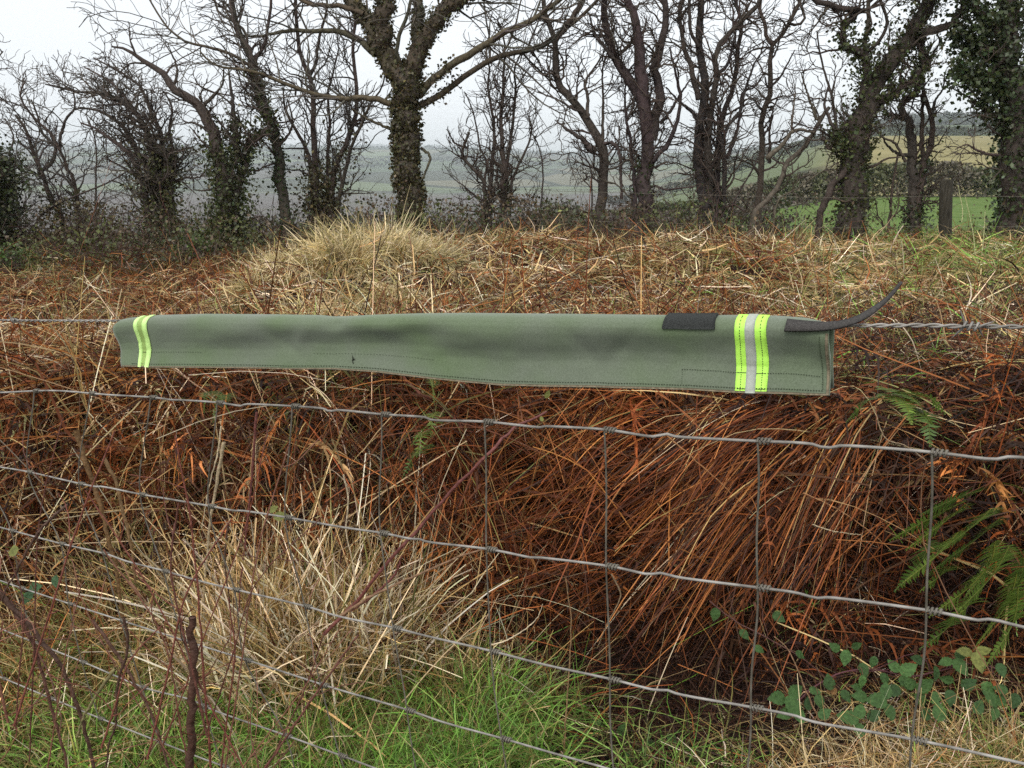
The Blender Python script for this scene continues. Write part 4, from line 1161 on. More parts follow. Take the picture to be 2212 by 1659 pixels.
litter(bare(roots_low(22000)), .05, .18, .05, .5)
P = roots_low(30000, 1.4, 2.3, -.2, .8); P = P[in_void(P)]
litter(P[:5200], .03, .14, .03, .35, (.25, .5, .3, .15, 5, .25))  # hollow floor: dark blades paint its shade into the litter
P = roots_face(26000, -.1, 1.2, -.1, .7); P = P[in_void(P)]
litter(P[:4200], .04, .18, .05, .3, (.15, .7, .2, .1, 6, .12))  # voids of the face: shade put into the blade colour here too

# 2 tufts on the bank top : blades fanning from shared roots
def tufts(C, per, spread, lmin, lmax, fan, g, bias=None, wk=.0010, droop=(.2, .9), lean=(0, 0), colfrom='c'):
    n = len(C) * per
    ci = np.repeat(np.arange(len(C)), per)
    off = R.normal(size=(n, 2)) * np.repeat(np.broadcast_to(spread, len(C)), per)[:, None]
    x = C[ci, 0] + off[:, 0]; y = C[ci, 1] + off[:, 1]
    P = np.stack([x, y, height(x, y)], 1)
    cc, k = pick_col(C if colfrom == 'c' else P, bias, .1)
    c = (cc[ci] if colfrom == 'c' else cc) * np.exp(R.normal(size=(n, 1)) * .22)
    D = np.stack([R.normal(size=n) * fan + lean[0] + off[:, 0] * 3, R.normal(size=n) * fan + lean[1] + off[:, 1] * 3, np.ones(n)], 1)
    L = R.uniform(lmin, lmax, n) * np.repeat(R.uniform(.75, 1.2, len(C)), per)
    ribbons(g, P, D, L, wid(P, wk), R.uniform(*droop, n), R.normal(size=n) * .22, 5, c, kink=.18)
C = roots_plateau(1500, 2.4, 10.5)
tufts(C, 22, .05, .10, .26, .75, dead, (1.4, .7, 1.3, 1.2, .3, 1.2))
C = roots_plateau(300, 2.5, 9.5)                       # long dead stalks lying every way
n = len(C) * 3
P = np.repeat(C, 3, 0) + R.normal(size=(n, 3)) * np.array([.12, .12, .02]) + np.array([0, 0, .06])
c, k = pick_col(P, (1.8, .9, .3, 0, .6, 1.0))
ribbons(dead, P, np.stack([R.normal(size=n), R.normal(size=n), np.abs(R.normal(size=n)) * .35 + .1], 1), R.uniform(.2, .5, n), wid(P, .0009), R.uniform(.1, .5, n), R.normal(size=n) * .2, 5, c, kink=.35)

# 3 bracken stalks: long, thin, at all angles over the face, mostly falling down the slope
def stalks(P, lmin, lmax, dirs, jitter, cbias, g=brk, wk=.0012, kink=.3, droop=(.1, .5), lo=.0017):
    n = len(P)
    D = np.asarray(dirs) + R.normal(size=(n, 3)) * jitter
    L = R.uniform(lmin, lmax, n)
    kp = ~in_void(P + unit(D) * L[:, None] * .5); P, D, L = P[kp], D[kp], L[kp]; n = len(P)
    c, k = pick_col(P, cbias)
    ribbons(g, P, D, L, wid(P, wk, lo), R.uniform(*droop, n), R.normal(size=n) * .12, 6, c, kink=kink, taper=.5)
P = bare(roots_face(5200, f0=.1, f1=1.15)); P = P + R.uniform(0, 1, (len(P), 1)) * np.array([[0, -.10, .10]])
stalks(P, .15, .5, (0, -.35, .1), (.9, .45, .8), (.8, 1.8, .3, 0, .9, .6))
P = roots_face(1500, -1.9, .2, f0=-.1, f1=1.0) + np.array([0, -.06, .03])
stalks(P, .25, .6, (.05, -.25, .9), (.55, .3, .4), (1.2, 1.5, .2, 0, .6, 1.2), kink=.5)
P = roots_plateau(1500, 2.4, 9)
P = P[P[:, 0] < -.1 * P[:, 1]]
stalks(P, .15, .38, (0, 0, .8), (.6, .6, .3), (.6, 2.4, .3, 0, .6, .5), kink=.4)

P = bare(roots_face(190, f0=.1, f1=1.2)); P = P + R.uniform(.3, 1, (len(P), 1)) * np.array([[0, -.14, .10]])
stalks(P, .2, .5, (-.1, -.3, -.3), (1.0, .35, .4), (.9, 2.0, .2, 0, .8, .3), wk=.0026, lo=.0034, kink=.55)
P = roots_plateau(420, 2.4, 8) + np.array([0, 0, .08])
stalks(P, .15, .4, (0, 0, .35), (.9, .9, .5), (.9, 2.0, .2, 0, .6, .9), wk=.0017, kink=.55)
# 4 crumpled bracken fronds: a midrib with curled side blades
def dead_fronds(P, D, L, npin, plen, g=brk, bias=(.4, 2.6, .1, 0, .9, .1), droop=(.3, .9)):
    n = len(P)
    c, k = pick_col(P, bias)
    D = unit(D); side = unit(np.cross(D, R.normal(size=(n, 3)))); up = np.cross(side, D)
    t = np.linspace(.08, 1, npin)
    dr = R.uniform(*droop, n); cu = R.normal(size=n) * .25
    ribbons(g, P, D, L, np.full(n, .0024), dr, 0, 6, c)
    Q = P[:, None] + L[:, None, None] * D[:, None] * t[None, :, None]
    Q[:, :, 2] -= (L * dr)[:, None] * t[None] ** 2
    for s in (-1, 1):
        d = side[:, None] * s + D[:, None] * .55 + R.normal(size=(n, npin, 3)) * .38
        pl = (plen * (1 - .72 * np.abs(t - .3) / .7))[None, :] * R.uniform(.6, 1.2, (n, npin)) * (L / L.mean())[:, None]
        m_ = n * npin
        ribbons(g, Q.reshape(-1, 3), d.reshape(-1, 3), pl.reshape(-1), .0075, R.uniform(.2, 1.2, m_), R.normal(size=m_) * .6, 3, np.repeat(c, npin, 0) * np.exp(R.normal(size=(m_, 1)) * .2), taper=.9)
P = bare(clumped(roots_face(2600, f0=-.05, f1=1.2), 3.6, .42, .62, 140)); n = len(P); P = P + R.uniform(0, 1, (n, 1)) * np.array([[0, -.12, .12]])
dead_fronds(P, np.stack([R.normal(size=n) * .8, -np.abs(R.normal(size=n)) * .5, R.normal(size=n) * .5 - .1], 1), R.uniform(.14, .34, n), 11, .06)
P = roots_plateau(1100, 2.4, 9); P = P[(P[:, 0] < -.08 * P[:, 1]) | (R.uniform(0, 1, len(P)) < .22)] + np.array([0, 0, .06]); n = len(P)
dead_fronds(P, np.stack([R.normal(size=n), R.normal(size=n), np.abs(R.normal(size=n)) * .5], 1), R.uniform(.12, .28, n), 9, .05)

# 5 the combed thatch hanging off the bank edge: bundles that flow down towards the hollow
def thatch(n, xr, zlift, dvec, L, bias, fr=(.55, 1.15), jitter=(.22, .15, .14), out=(.02, .30), wk=.0012):
    x = R.uniform(*xr, n)
    bund = np.floor(x * 9 + .5 * np.sin(x * 31)); bs = vnoise(bund * 3.7, bund * 0, 90)
    kp = bs > .36; x, bs, bund = x[kp], bs[kp], bund[kp]; n = len(x)
    f = R.uniform(*fr, n)
    y = bank_edge(x) + f * .46
    P = np.stack([x, y, height(x, y) + zlift * R.uniform(.2, 1, n)], 1)
    P[:, 1] -= R.uniform(*out, n) * (.5 + bs)
    c, k = pick_col(P, bias, .3)
    b2 = vnoise(bund * 5.1, bund * 0 + 9, 91); b3 = vnoise(bund * 2.3, bund * 0 + 4, 92)
    c = c * np.exp((b2 - .5) * 1.1)[:, None]
    P[:, 1] -= b3 * .05
    D = np.asarray(dvec) + R.normal(size=(n, 3)) * np.array(jitter) * .75 + np.stack([(bs - .5) * 1.3, (b2 - .5) * .3, (b3 - .5) * .7], 1)
    L = R.uniform(*L, n)
    kp = ~in_void(P + unit(D) * L[:, None] * .55 - np.array([0, 0, 1]) * (L * .12)[:, None]); P, D, L, c = P[kp], D[kp], L[kp], c[kp]; n = len(P)
    ribbons(brk, P, D, L, wid(P, wk, .0018), R.uniform(.25, .75, n), R.normal(size=n) * .10, 7, c, kink=.12, taper=.6)
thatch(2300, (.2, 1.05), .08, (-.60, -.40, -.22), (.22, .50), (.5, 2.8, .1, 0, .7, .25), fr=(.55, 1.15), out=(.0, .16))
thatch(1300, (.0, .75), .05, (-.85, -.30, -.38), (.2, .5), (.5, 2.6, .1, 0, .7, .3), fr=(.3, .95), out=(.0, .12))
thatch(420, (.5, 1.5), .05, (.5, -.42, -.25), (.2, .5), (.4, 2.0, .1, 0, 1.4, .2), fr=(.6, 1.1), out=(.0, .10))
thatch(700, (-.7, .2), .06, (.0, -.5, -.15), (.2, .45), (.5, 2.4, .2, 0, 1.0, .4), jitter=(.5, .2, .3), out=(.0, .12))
# loose straight stalks lying across it
P = bare(roots_face(460, .0, 1.6, f0=-.2, f1=1.0)); P = P + R.uniform(.3, 1, (len(P), 1)) * np.array([[0, -.25, .08]])
stalks(P, .25, .7, (0, -.1, 0), (1.0, .2, .45), (1.4, 2.2, .1, 0, .5, .45), wk=.0013, kink=.12, droop=(.0, .25), lo=.0022)

# 6 the bleached straw clump in front of the bank
cx_ = at(650, 1420, 1.82)
def clump(centre, n, sx, sy, L, fan, lean, bias, g=dead, wk=.0011, kink=.4, droop=(.05, .5)):
    x = centre[0] + R.normal(size=n) * sx; y = centre[1] + R.normal(size=n) * sy
    P = np.stack([x, y, height(x, y)], 1)
    c, k = pick_col(P, bias)
    D = np.stack([R.normal(size=n) * fan + lean[0], R.normal(size=n) * fan * .8 + lean[1], np.ones(n)], 1)
    ribbons(g, P, D, R.uniform(*L, n), wid(P, wk), R.uniform(*droop, n), R.normal(size=n) * .12, 6, c, kink=kink, taper=.6)
clump(cx_, 1500, .12, .10, (.15, .50), .42, (.05, -.05), (2.5, .4, .5, 0, .1, 2.6), wk=.0015)
clump(at(760, 1420, 1.8), 300, .07, .07, (.10, .34), .5, (.1, -.1), (2.5, .5, .5, 0, .1, 2.2), wk=.0015)
clump(cx_ + np.array([.02, -.08, 0]), 700, .13, .08, (.24, .55), .36, (.05, -.05), (1, .1, .2, 0, 0, 9), wk=.0023, kink=.25)
clump(at(450, 1420, 1.85), 800, .20, .10, (.15, .45), .5, (.1, -.05), (.9, 1.8, .6, 0, .8, .5))
clump(at(150, 1350, 1.9), 1100, .28, .14, (.12, .42), .6, (.0, -.1), (1, 1.4, 1.0, .2, .6, .5))
clump(at(980, 1490, 1.75), 240, .10, .05, (.08, .26), .8, (.1, -.2), (2.6, .6, .8, .2, .1, 1.2))
clump(at(1950, 1680, 1.32), 950, .17, .05, (.05, .20), .8, (0, -.15), (3, .5, 1.2, .2, .1, 1.0))
clump(at(2150, 1640, 1.36), 500, .10, .05, (.08, .24), .6, (-.05, -.1), (2.4, .5, 1.2, .3, .1, .9))
clump(at(1180, 1560, 1.7), 260, .14, .05, (.10, .36), .5, (.1, -.1), (2.2, 1.0, .5, .2, .3, 1.2))

# 7 green grass at the foot of the fence
def lawn(n, y0, y1, x0, x1, L, bias, patch=None):
    P = roots_low(n, y0, y1, x0, x1)
    if patch is not None:
        dx, dy = proj(P)
        keep = R.uniform(0, 1, len(P)) < patch(dx, dy)
        P = P[keep]
    n = len(P)
    c, k = pick_col(P, bias)
    tf = vnoise(P[:, 0] * 11, P[:, 1] * 11, 95)
    D = np.stack([R.normal(size=n) * .55 + (tf - .5), R.normal(size=n) * .5 - .1, np.ones(n)], 1)
    ribbons(grn, P, D, R.uniform(*L, n) * (.5 + tf), wid(P, .0017, .0022), R.uniform(.2, 1.0, n), R.normal(size=n) * .25, 4, c, kink=.1, taper=.85)
gp = lambda dx, dy: np.clip(np.exp(-(np.maximum(dx - 880, 0) / 270) ** 4 - (np.minimum(dx - 880, 0) / 330) ** 2) * sstep(1440, 1530, dy - .12 * np.maximum(dx - 1000, 0)) + .9 * np.exp(-((dx - 330) / 330) ** 2) * sstep(1400, 1520, dy) + .15 * np.exp(-((dx - 1450) / 150) ** 2) * sstep(1600, 1660, dy) + .4 * sstep(1850, 2100, dx) * sstep(1600, 1660, dy), 0, 1)
lawn(64000, 1.2, 2.1, -1.6, 1.2, (.07, .22), (.45, .05, 1.1, 3.4, .02, .3), gp)
lawn(9000, 1.2, 2.1, -1.6, .6, (.10, .26), (2.0, .3, 1.6, .8, .05, .9), gp)

tag(dead.build('dead_grass', M_BLADE), 'matted straw coloured dead grass over the bank', 'dead grass', None, 'stuff')
tag(brk.build('dead_bracken', M_BLADE), 'tangled rust brown dead bracken draped over the bank face', 'dead bracken', None, 'stuff')
tag(grn.build('green_grass', M_GREEN), 'short green grass at the foot of the fence', 'grass', None, 'stuff')

# ------------------------------------------------------------------ dark undergrowth round the feet of the trees
gg = Geo()
n = 5200
x = R.uniform(-9, 8.5, n); y = R.uniform(9.4, 12.2, n)
dens = vnoise(x * .9, y * .5, 101)
keep = R.uniform(0, 1, n) < (.25 + dens) * (1 - .93 * sstep(2.2, 3.2, x)); x, y, dens = x[keep], y[keep], dens[keep]; n = len(x)
P = np.stack([x, y, height(x, y)], 1)
B, Rr = walk_branches(P, np.stack([R.normal(size=n) * .8, R.normal(size=n) * .6, np.ones(n)], 1), R.uniform(.25, .95, n) * (.4 + dens * .9), np.full(n, .0042), .002, 6, .35, -.12)
tubes(gg, B, Rr, 3, jit((.085, .055, .042), n, .3, .1))
tag(gg.build('undergrowth', M_TWIG), 'brown bramble undergrowth along the feet of the trees', 'undergrowth', None, 'stuff')
gg = Geo()
n = 60000
x = R.uniform(-9, 8.5, n); y = R.uniform(9.0, 12.0, n)
dens = vnoise(x * 1.1, y * .7, 101)
keep = R.uniform(0, 1, n) < dens ** 1.5 * (1 - .85 * sstep(2.2, 3.2, x)); x, y, dens = x[keep], y[keep], dens[keep]; n = len(x)
P = np.stack([x, y, height(x, y) + R.uniform(0, 1, n) ** 1.3 * .80 * dens], 1)
sel = vnoise(x * 1.7, y * 1.7, 105)
cl = np.where(sel[:, None] > .55, np.array([[.085, .095, .028]]), np.where(sel[:, None] > .3, np.array([[.095, .065, .036]]), np.array([[.055, .066, .024]])))
leaves(gg, P, R.uniform(.02, .05, n), cl * np.exp(R.normal(size=(n, 1)) * .3), .4)
tag(gg.build('ground_ivy', M_LEAF), 'low ivy and bramble leaves under the row of trees', 'ground cover', None, 'stuff')

# ------------------------------------------------------------------ tussocks on the bank top
def tussock(label, dx, dy, Y, n, rx, L, cols, fan=.75, lean=(0, 0), group='grass tussocks on the bank top'):
    b = at(dx, dy, Y); gz = float(height(b[0], Y)); c0_ = np.array([b[0], Y, gz])
    gg = Geo()
    ns = 17
    sa = R.uniform(0, 2 * pi, ns); sr = np.sqrt(R.uniform(0, 1, ns)) * rx; slen = R.uniform(.5, 1.15, ns) * (1.1 - .35 * sr / rx); sl = R.normal(size=(ns, 2)) * .38
    si = R.integers(0, ns, n)
    ox = np.cos(sa[si]) * sr[si] + R.normal(size=n) * rx * .11; oy = np.sin(sa[si]) * sr[si] + R.normal(size=n) * rx * .11
    a = np.arctan2(oy, ox); rr = np.hypot(ox, oy)
    x = b[0] + ox; y = Y + oy * .8
    P = np.stack([x, y, height(x, y) - .01], 1)
    D = np.stack([np.cos(a) * rr / rx * fan + R.normal(size=n) * .26 + lean[0] + sl[si, 0], np.sin(a) * rr / rx * fan + R.normal(size=n) * .26 + lean[1] + sl[si, 1], np.ones(n)], 1)
    c = np.array(cols)[R.integers(0, len(cols), n)] * np.exp(R.normal(size=(n, 1)) * .25) * np.exp(R.normal(size=ns) * .18)[si][:, None]
    ribbons(gg, P, D, R.uniform(*L, n) * slen[si], wid(P, .0012), R.uniform(.15, .85, n), R.normal(size=n) * .18, 6, c, kink=.12, taper=.85)
    return tag(gg.build('grass_tussock', M_BLADE, None, False, c0_), label, 'grass tussock', group)
S1 = [(.64, .52, .29), (.54, .43, .21), (.72, .60, .38), (.42, .36, .15)]
S2 = [(.30, .27, .09), (.38, .31, .13), (.22, .22, .065)]
tussock('largest pale tussock standing tallest against the ash trunk', 850, 560, 5.4, 2300, .36, (.26, .52), S1, fan=.6)
tussock('pale shaggy tussock beside the rusty bracken edge', 660, 600, 5.0, 2200, .38, (.2, .44), S1, lean=(-.2, -.15))
tussock('bleached tussock flopping down towards the fabric cover', 730, 650, 4.0, 1800, .32, (.18, .36), S1, lean=(-.1, -.35))
tussock('low pale tussock at the rusty end of the pale patch, nearest the cover', 640, 645, 4.2, 1100, .28, (.18, .34), S1, lean=(-.25, -.2))
tussock('pale tussock slumped below the tallest one', 880, 625, 4.5, 1200, .30, (.18, .36), S1, lean=(.2, -.25))
tussock('pale wispy tussock standing between the tallest and the shaggy one', 755, 570, 5.3, 1400, .32, (.22, .46), S1, lean=(-.05, -.1))
tussock('olive green tussock behind the wide reflective band', 1800, 640, 3.7, 1200, .20, (.16, .32), S2)
tussock('arching dry tussock behind the free strap end', 2110, 660, 3.6, 700, .16, (.2, .36), S1, lean=(.35, -.1))
tussock('greenish tuft behind the coppiced tree foot', 1060, 510, 8.2, 700, .24, (.2, .42), S2, fan=.5)

# ------------------------------------------------------------------ single tall weeds, canes and stumps
def cane(name, label, cat, pts, Y, w, col, mat=M_CANE, group=None, thorns=0, twigs=0, m=30, taper=.6, bump=.10):
    P = np.array([at(p[0], p[1], Y + (p[2] if len(p) > 2 else 0)) for p in pts])
    P = spline(P, m)
    r = np.full(m, w / 2.0) * np.linspace(1, taper, m)
    r *= 1 + bump * 2 * (vnoise(np.arange(m) * .8, np.arange(m) * 0 + R.uniform(0, 99), 7) - .5)
    P[1:-1] += R.normal(size=(m - 2, 3)) * w * .12
    gg = Geo(); tubes(gg, P[None], r[None], 8, (1, 1, 1)); gg.C = [np.broadcast_to(np.asarray(col, float), v.shape) for v in gg.V]
    gg.add(np.vstack([P[-1] + unit(P[-1] - P[-2]) * r[-1] * .3, P[-1] + np.array([r[-1], 0, 0]), P[-1] + np.array([0, -r[-1], 0]), P[-1] - np.array([r[-1], 0, 0])]), None, [(0, 1, 2), (0, 2, 3)], col)
    if thorns:
        S, D, L, pr, t = spawn(P[None], r[None], thorns, .004, .008, (60, 90))
        B, Rr = walk_branches(S, D, L + pr, np.full(thorns, w * .16), .0003, 3, .05, -.1); tubes(gg, B, Rr, 4, np.asarray(col) * 1.2)
    if twigs:
        S, D, L, pr, t = spawn(P[None], r[None], twigs, .05, .16, (30, 65))
        B, Rr = walk_branches(S, D, L, pr * .55, .0007, 6, .2, .06); tubes(gg, B, Rr, 5, np.asarray(col) * 1.1)
    o = gg.build(name, mat, None, True, P[0])
    return tag(o, label, cat, group)
def cl(x, y): return (.354 * x, 1071.4 + .354 * y)
def cl2(x, y): return (1469 + .354 * x, 1071.4 + .354 * y)
RED, BRN, TAN_, GRY = (.16, .052, .042), (.085, .045, .03), (.28, .17, .085), (.30, .23, .15)
G_ = 'bramble canes by the fence'
cane('bramble_cane', 'thick thorny bramble cane sloping in from the picture edge below the lowest wires', 'bramble cane', [cl(*p) for p in ((-60, 470), (20, 610), (150, 760), (260, 900), (340, 980), (420, 1150), (490, 1330), (560, 1600), (600, 1800))], 1.12, .0078, BRN, group=G_, thorns=26)
cane('bramble_cane', 'thin dark cane crossing the thick thorny one near the picture edge', 'bramble cane', [cl(*p) for p in ((420, 50), (320, 130), (225, 235), (150, 370), (80, 500), (40, 560), (10, 640))], 1.08, .0045, BRN, group=G_, thorns=10)
cane('bramble_cane', 'brown cane rising behind the thick thorny one with side shoots', 'bramble cane', [cl(*p) for p in ((60, 640), (180, 860), (255, 1060), (310, 1280), (390, 1560), (420, 1800))], 1.16, .0062, (.12, .055, .038), group=G_, thorns=18, twigs=3)
cane('bramble_cane', 'straight brown cane leaning towards the cut stem', 'bramble cane', [cl(*p) for p in ((565, 760), (660, 890), (740, 1010), (830, 1150), (920, 1320), (1000, 1560), (1060, 1800))], 1.10, .0055, (.13, .068, .045), group=G_, thorns=14)
cane('bramble_cane', 'slender wavy dark cane just beside the cut stem', 'bramble cane', [cl(*p) for p in ((755, 740), (780, 860), (770, 980), (735, 1080), (715, 1200), (705, 1400), (670, 1500), (640, 1700))], 1.07, .0045, BRN, group=G_, thorns=12)
cane('bramble_cane', 'pale greenish shoot slanting between two dark canes', 'bramble cane', [cl(*p) for p in ((705, 1050), (640, 1140), (560, 1260), (510, 1350), (470, 1470))], 1.09, .0055, (.20, .17, .075), group=G_)
cane('bramble_cane', 'long wine red cane arching up from the straw clump to the upper mesh', 'bramble cane', [(700, 1370, .02), (770, 1300, .02), (830, 1225), (905, 1140), (985, 1050), (1060, 975), (1120, 920, .1), (1180, 890, .2)], 1.55, .0085, RED, group=G_, thorns=24)
cane('bramble_cane', 'tan cane running from the straw clump to a mesh knot', 'bramble cane', [(735, 1330), (790, 1295), (850, 1265), (930, 1230), (1000, 1200), (1050, 1185)], 1.5, .006, (.24, .135, .075), group=G_)
cane('bramble_cane', 'short wine red cane crossing the long one at its foot', 'bramble cane', [(755, 1320), (800, 1290), (850, 1245), (868, 1200)], 1.52, .006, RED, group=G_, thorns=8)
cane('cut_stem', 'upright dark stem cut off square, beside the lowest wires', 'cut stem', [cl(*p) for p in ((1150, 1900), (1160, 1600), (1172, 1350), (1180, 1150), (1180, 980), (1172, 850), (1174, 742))], 1.06, .0135, (.075, .036, .024), taper=.82, twigs=0)
for k in range(22):
    x0 = R.uniform(-60, 560); y0 = R.uniform(1560, 1800); a = R.normal() * .45 + (.15 if x0 > 200 else -.05); L = R.uniform(260, 820)
    bx = R.normal() * 45
    pts = [(x0, y0), (x0 + a * L * .35 + bx * .5, y0 - L * .35), (x0 + a * L * .7 + bx, y0 - L * .7), (x0 + a * L * 1.05 + bx * .4, y0 - L)]
    cane('thin_stem', 'thin reddish brown stem in the tangle around the thorny canes', 'thin stem', pts, R.uniform(1.0, 1.22), R.uniform(.0022, .0042), [(.19, .062, .042), (.13, .05, .035), (.22, .095, .06)][k % 3], group='thin stems in the tangle', thorns=4, twigs=R.integers(2, 6), bump=.16)
cane('bramble_cane', 'purple brown bramble runner looping through the leaves below the large fern', 'bramble cane', [cl2(*p) for p in ((640, 1330), (800, 1180), (980, 1080), (1180, 1060), (1400, 1100), (1620, 1060), (1800, 1020), (1990, 1080))], 1.55, .004, (.12, .045, .05), group=G_, thorns=30, twigs=8)
cane('bramble_cane', 'thin bramble runner drooping out of the dark hollow to the dry tuft', 'bramble cane', [cl2(*p) for p in ((180, 640), (330, 760), (520, 860), (760, 1000), (960, 1180), (1090, 1330))], 1.6, .0034, (.11, .05, .04), group=G_, thorns=20, twigs=6)
G2 = 'dead upright weed stalks'
for lab, pts, Y, w, col in [
 ('broad tan dead stalk leaning beneath the near band end', ((165, 930), (185, 1000), (210, 1075), (232, 1150), (252, 1240), (265, 1330), (272, 1420)), 1.75, .013, (.17, .095, .04)),
 ('second tan dead stalk crossing the broad one', ((225, 990), (250, 1040), (262, 1090), (280, 1160), (292, 1250), (300, 1330)), 1.72, .009, (.20, .12, .055)),
 ('pale broken stalk with a frayed tip under the cover', ((484, 955), (476, 1000), (465, 1060), (455, 1120), (448, 1200), (440, 1280), (442, 1360)), 1.7, .0075, (.40, .31, .19)),
 ('wine red straight stalk above the straw clump', ((555, 890), (548, 980), (540, 1080), (530, 1170), (520, 1260), (512, 1350)), 1.68, .006, (.15, .05, .04)),
 ('bleached forked stalk poking above the straw clump', ((742, 1025), (752, 1080), (748, 1150), (765, 1230), (770, 1300)), 1.6, .0035, (.58, .46, .30)),
 ('thin pale stalk hanging below the cover hem near the middle', ((478, 920), (470, 980), (452, 1050), (436, 1140)), 1.72, .004, (.5, .4, .26)),
 ('dark twiggy stalk behind the two pale broken ones', ((492, 1130), (486, 1220), (500, 1330), (510, 1440)), 1.7, .005, (.09, .05, .035)),
 ('curved grey stalk in the dark hollow', ((1320, 1240), (1340, 1280), (1332, 1310), (1310, 1350), (1290, 1400)), 1.75, .004, (.24, .17, .10)),
 ('pale bent straw springing from a mesh knot over the hollow', ((1060, 1392), (1090, 1385), (1130, 1362), (1160, 1335), (1172, 1305)), 1.35, .003, (.58, .46, .30)),
 ('dried flower stalk standing in the dark hollow', ((1218, 1640), (1222, 1560), (1228, 1470), (1232, 1400), (1233, 1330), (1222, 1250)), 1.45, .004, (.26, .16, .08)),
 ('leaning dried umbel stalk among the bramble leaves', ((1775, 1570), (1745, 1500), (1722, 1445), (1700, 1400), (1672, 1375)), 1.45, .004, (.28, .16, .09)),
 ('bright kinked straw crossing the upper mesh below the strap', ((1887, 880), (1912, 945), (1960, 965), (2020, 1010)), 1.9, .0032, (.50, .36, .22)),
 ('long orange stalk slanting over the upper mesh', ((1440, 940), (1520, 1010), (1590, 1075), (1660, 1140)), 1.9, .004, (.36, .17, .07)),
 ('straight tan stalk falling past the third long wire', ((1735, 1065), (1810, 1100), (1880, 1150), (1960, 1220)), 1.85, .004, (.40, .2, .09)),
 ('tan stalk rising steeply between two uprights', ((1770, 1150), (1830, 1075), (1895, 985), (1960, 905)), 1.85, .0035, (.40, .22, .10)),
 ('cream dry stalk lying level in the dark bracken', ((1755, 1133), (1790, 1145), (1830, 1152), (1860, 1155)), 1.8, .0035, (.48, .38, .24)),
]:
    cane('dead_stalk', lab, 'dead stalk', pts, Y, w, col, group=G2, taper=.45)
# tall thin grass stems against the field
for lab, pts, Y in [('tall pale grass stem left of the squat post against the tree foot', ((2078, 480), (2079, 450), (2074, 425), (2070, 400)), 6.5),
                    ('taller of the pale grass stems in front of the green field', ((2108, 560), (2102, 505), (2094, 465), (2085, 425)), 6.5),
                    ('shorter pale grass stem in front of the green field', ((2120, 555), (2125, 510), (2127, 475), (2128, 455)), 6.5)]:
    cane('tall_grass', lab.replace('left of', 'beside'), 'grass stem', pts, Y, .007, (.48, .48, .24), group='tall pale grass stems')

# broken pale stub in the grass
def stub(name, label, dx, dy, Y, h_, w):
    b = at(dx, dy, Y); gz = float(height(b[0], Y)); gg = Geo()
    m = 22; a = np.arange(m) * 2 * pi / m
    rows = []
    for t in (0, .25, .5, .75, 1):
        jag = 1 + (t > .7) * R.uniform(-.28, .25, m)
        rr = w * (1 - .25 * t) * (1 + .12 * np.sin(3 * a + t))
        rows.append(np.stack([b[0] + np.cos(a) * rr + .05 * t, Y + np.sin(a) * rr, gz - .05 + (h_ + .05) * t * jag], 1))
    V = np.vstack(rows + [[[b[0] + .05, Y, gz + h_ * .72]]]); i = np.arange(5 * m).reshape(5, m)
    q = np.stack([i[:-1], np.roll(i[:-1], -1, 1), np.roll(i[1:], -1, 1), i[1:]], -1).reshape(-1, 4)
    t_ = [(i[-1][k], i[-1][(k + 1) % m], len(V) - 1) for k in range(m)]
    gg.add(V, q, t_)
    return tag(gg.build(name, M_STUMP, None, False, (b[0], Y, gz)), label, 'stump')
M_STUMP = mat_noise('rotten_wood', (.16, .09, .05), (.46, .33, .2), 18, .9, .2, .8, 0, 6, (5, 5, .7))
stub('broken_stump', 'small splintered pale stump in the dry grass behind the cover', 1195, 655, 3.1, .16, .032)

# ------------------------------------------------------------------ ferns
FERN = [(.115, .185, .03), (.15, .225, .038), (.08, .14, .024)]
def frond(parent, base, tip, mid, npair, plen, col, loc):
    S = spline(np.array([base, mid, tip]), npair)
    T = unit(np.gradient(S, axis=0)); gg = Geo()
    side = unit(np.cross(T, np.array([[.15, .8, .55]]))); nr = np.cross(side, T)
    tubes(gg, S[None], np.linspace(.0017, .0006, npair)[None], 5, np.asarray(col) * np.array([1.3, .9, .8]))
    t = np.linspace(0, 1, npair)
    pl = plen * np.clip(np.minimum(t * 4 + .35, (1.03 - t) * 1.9), 0.08, 1)
    for s in (-1, 1):
        d = unit(side * s + T * .28 - nr * .15 * s + R.normal(size=(npair, 3)) * .07)
        A = S; B = S + d * pl[:, None]; wv = T * (plen * .16)
        mid_ = S + d * (pl * .5)[:, None] + nr * 0.002 - np.array([0, 0, .002])
        V = np.stack([A - wv * .45, A + wv * .55, mid_ - wv * .42, mid_ + wv * .42, B - np.array([0, 0, .003])], 1)
        i = np.arange(npair * 5).reshape(npair, 5)
        gg.add(V.reshape(-1, 3), i[:, [0, 1, 3, 2]], i[:, [2, 3, 4]], np.repeat(np.asarray(col) * np.exp(R.normal(size=(npair, 1)) * .15), 5, 0))
    gg.build('frond', M_GREEN, parent, False, loc)
def fern(label, root, fr, plen=.03, group='hard ferns on the bank'):
    b = at(*root)
    r = thing('fern', label, 'fern', b, group)
    for (x0, y0, d0, x1, y1, d1, k) in fr:
        p0, p1 = at(x0, y0, d0), at(x1, y1, d1)
        mid = (p0 + p1) / 2 + np.array([0, -.03, .025])
        L = np.linalg.norm(p1 - p0)
        frond(r, p0, p1, mid, max(14, int(L / .0075)), plen, FERN[k], b)
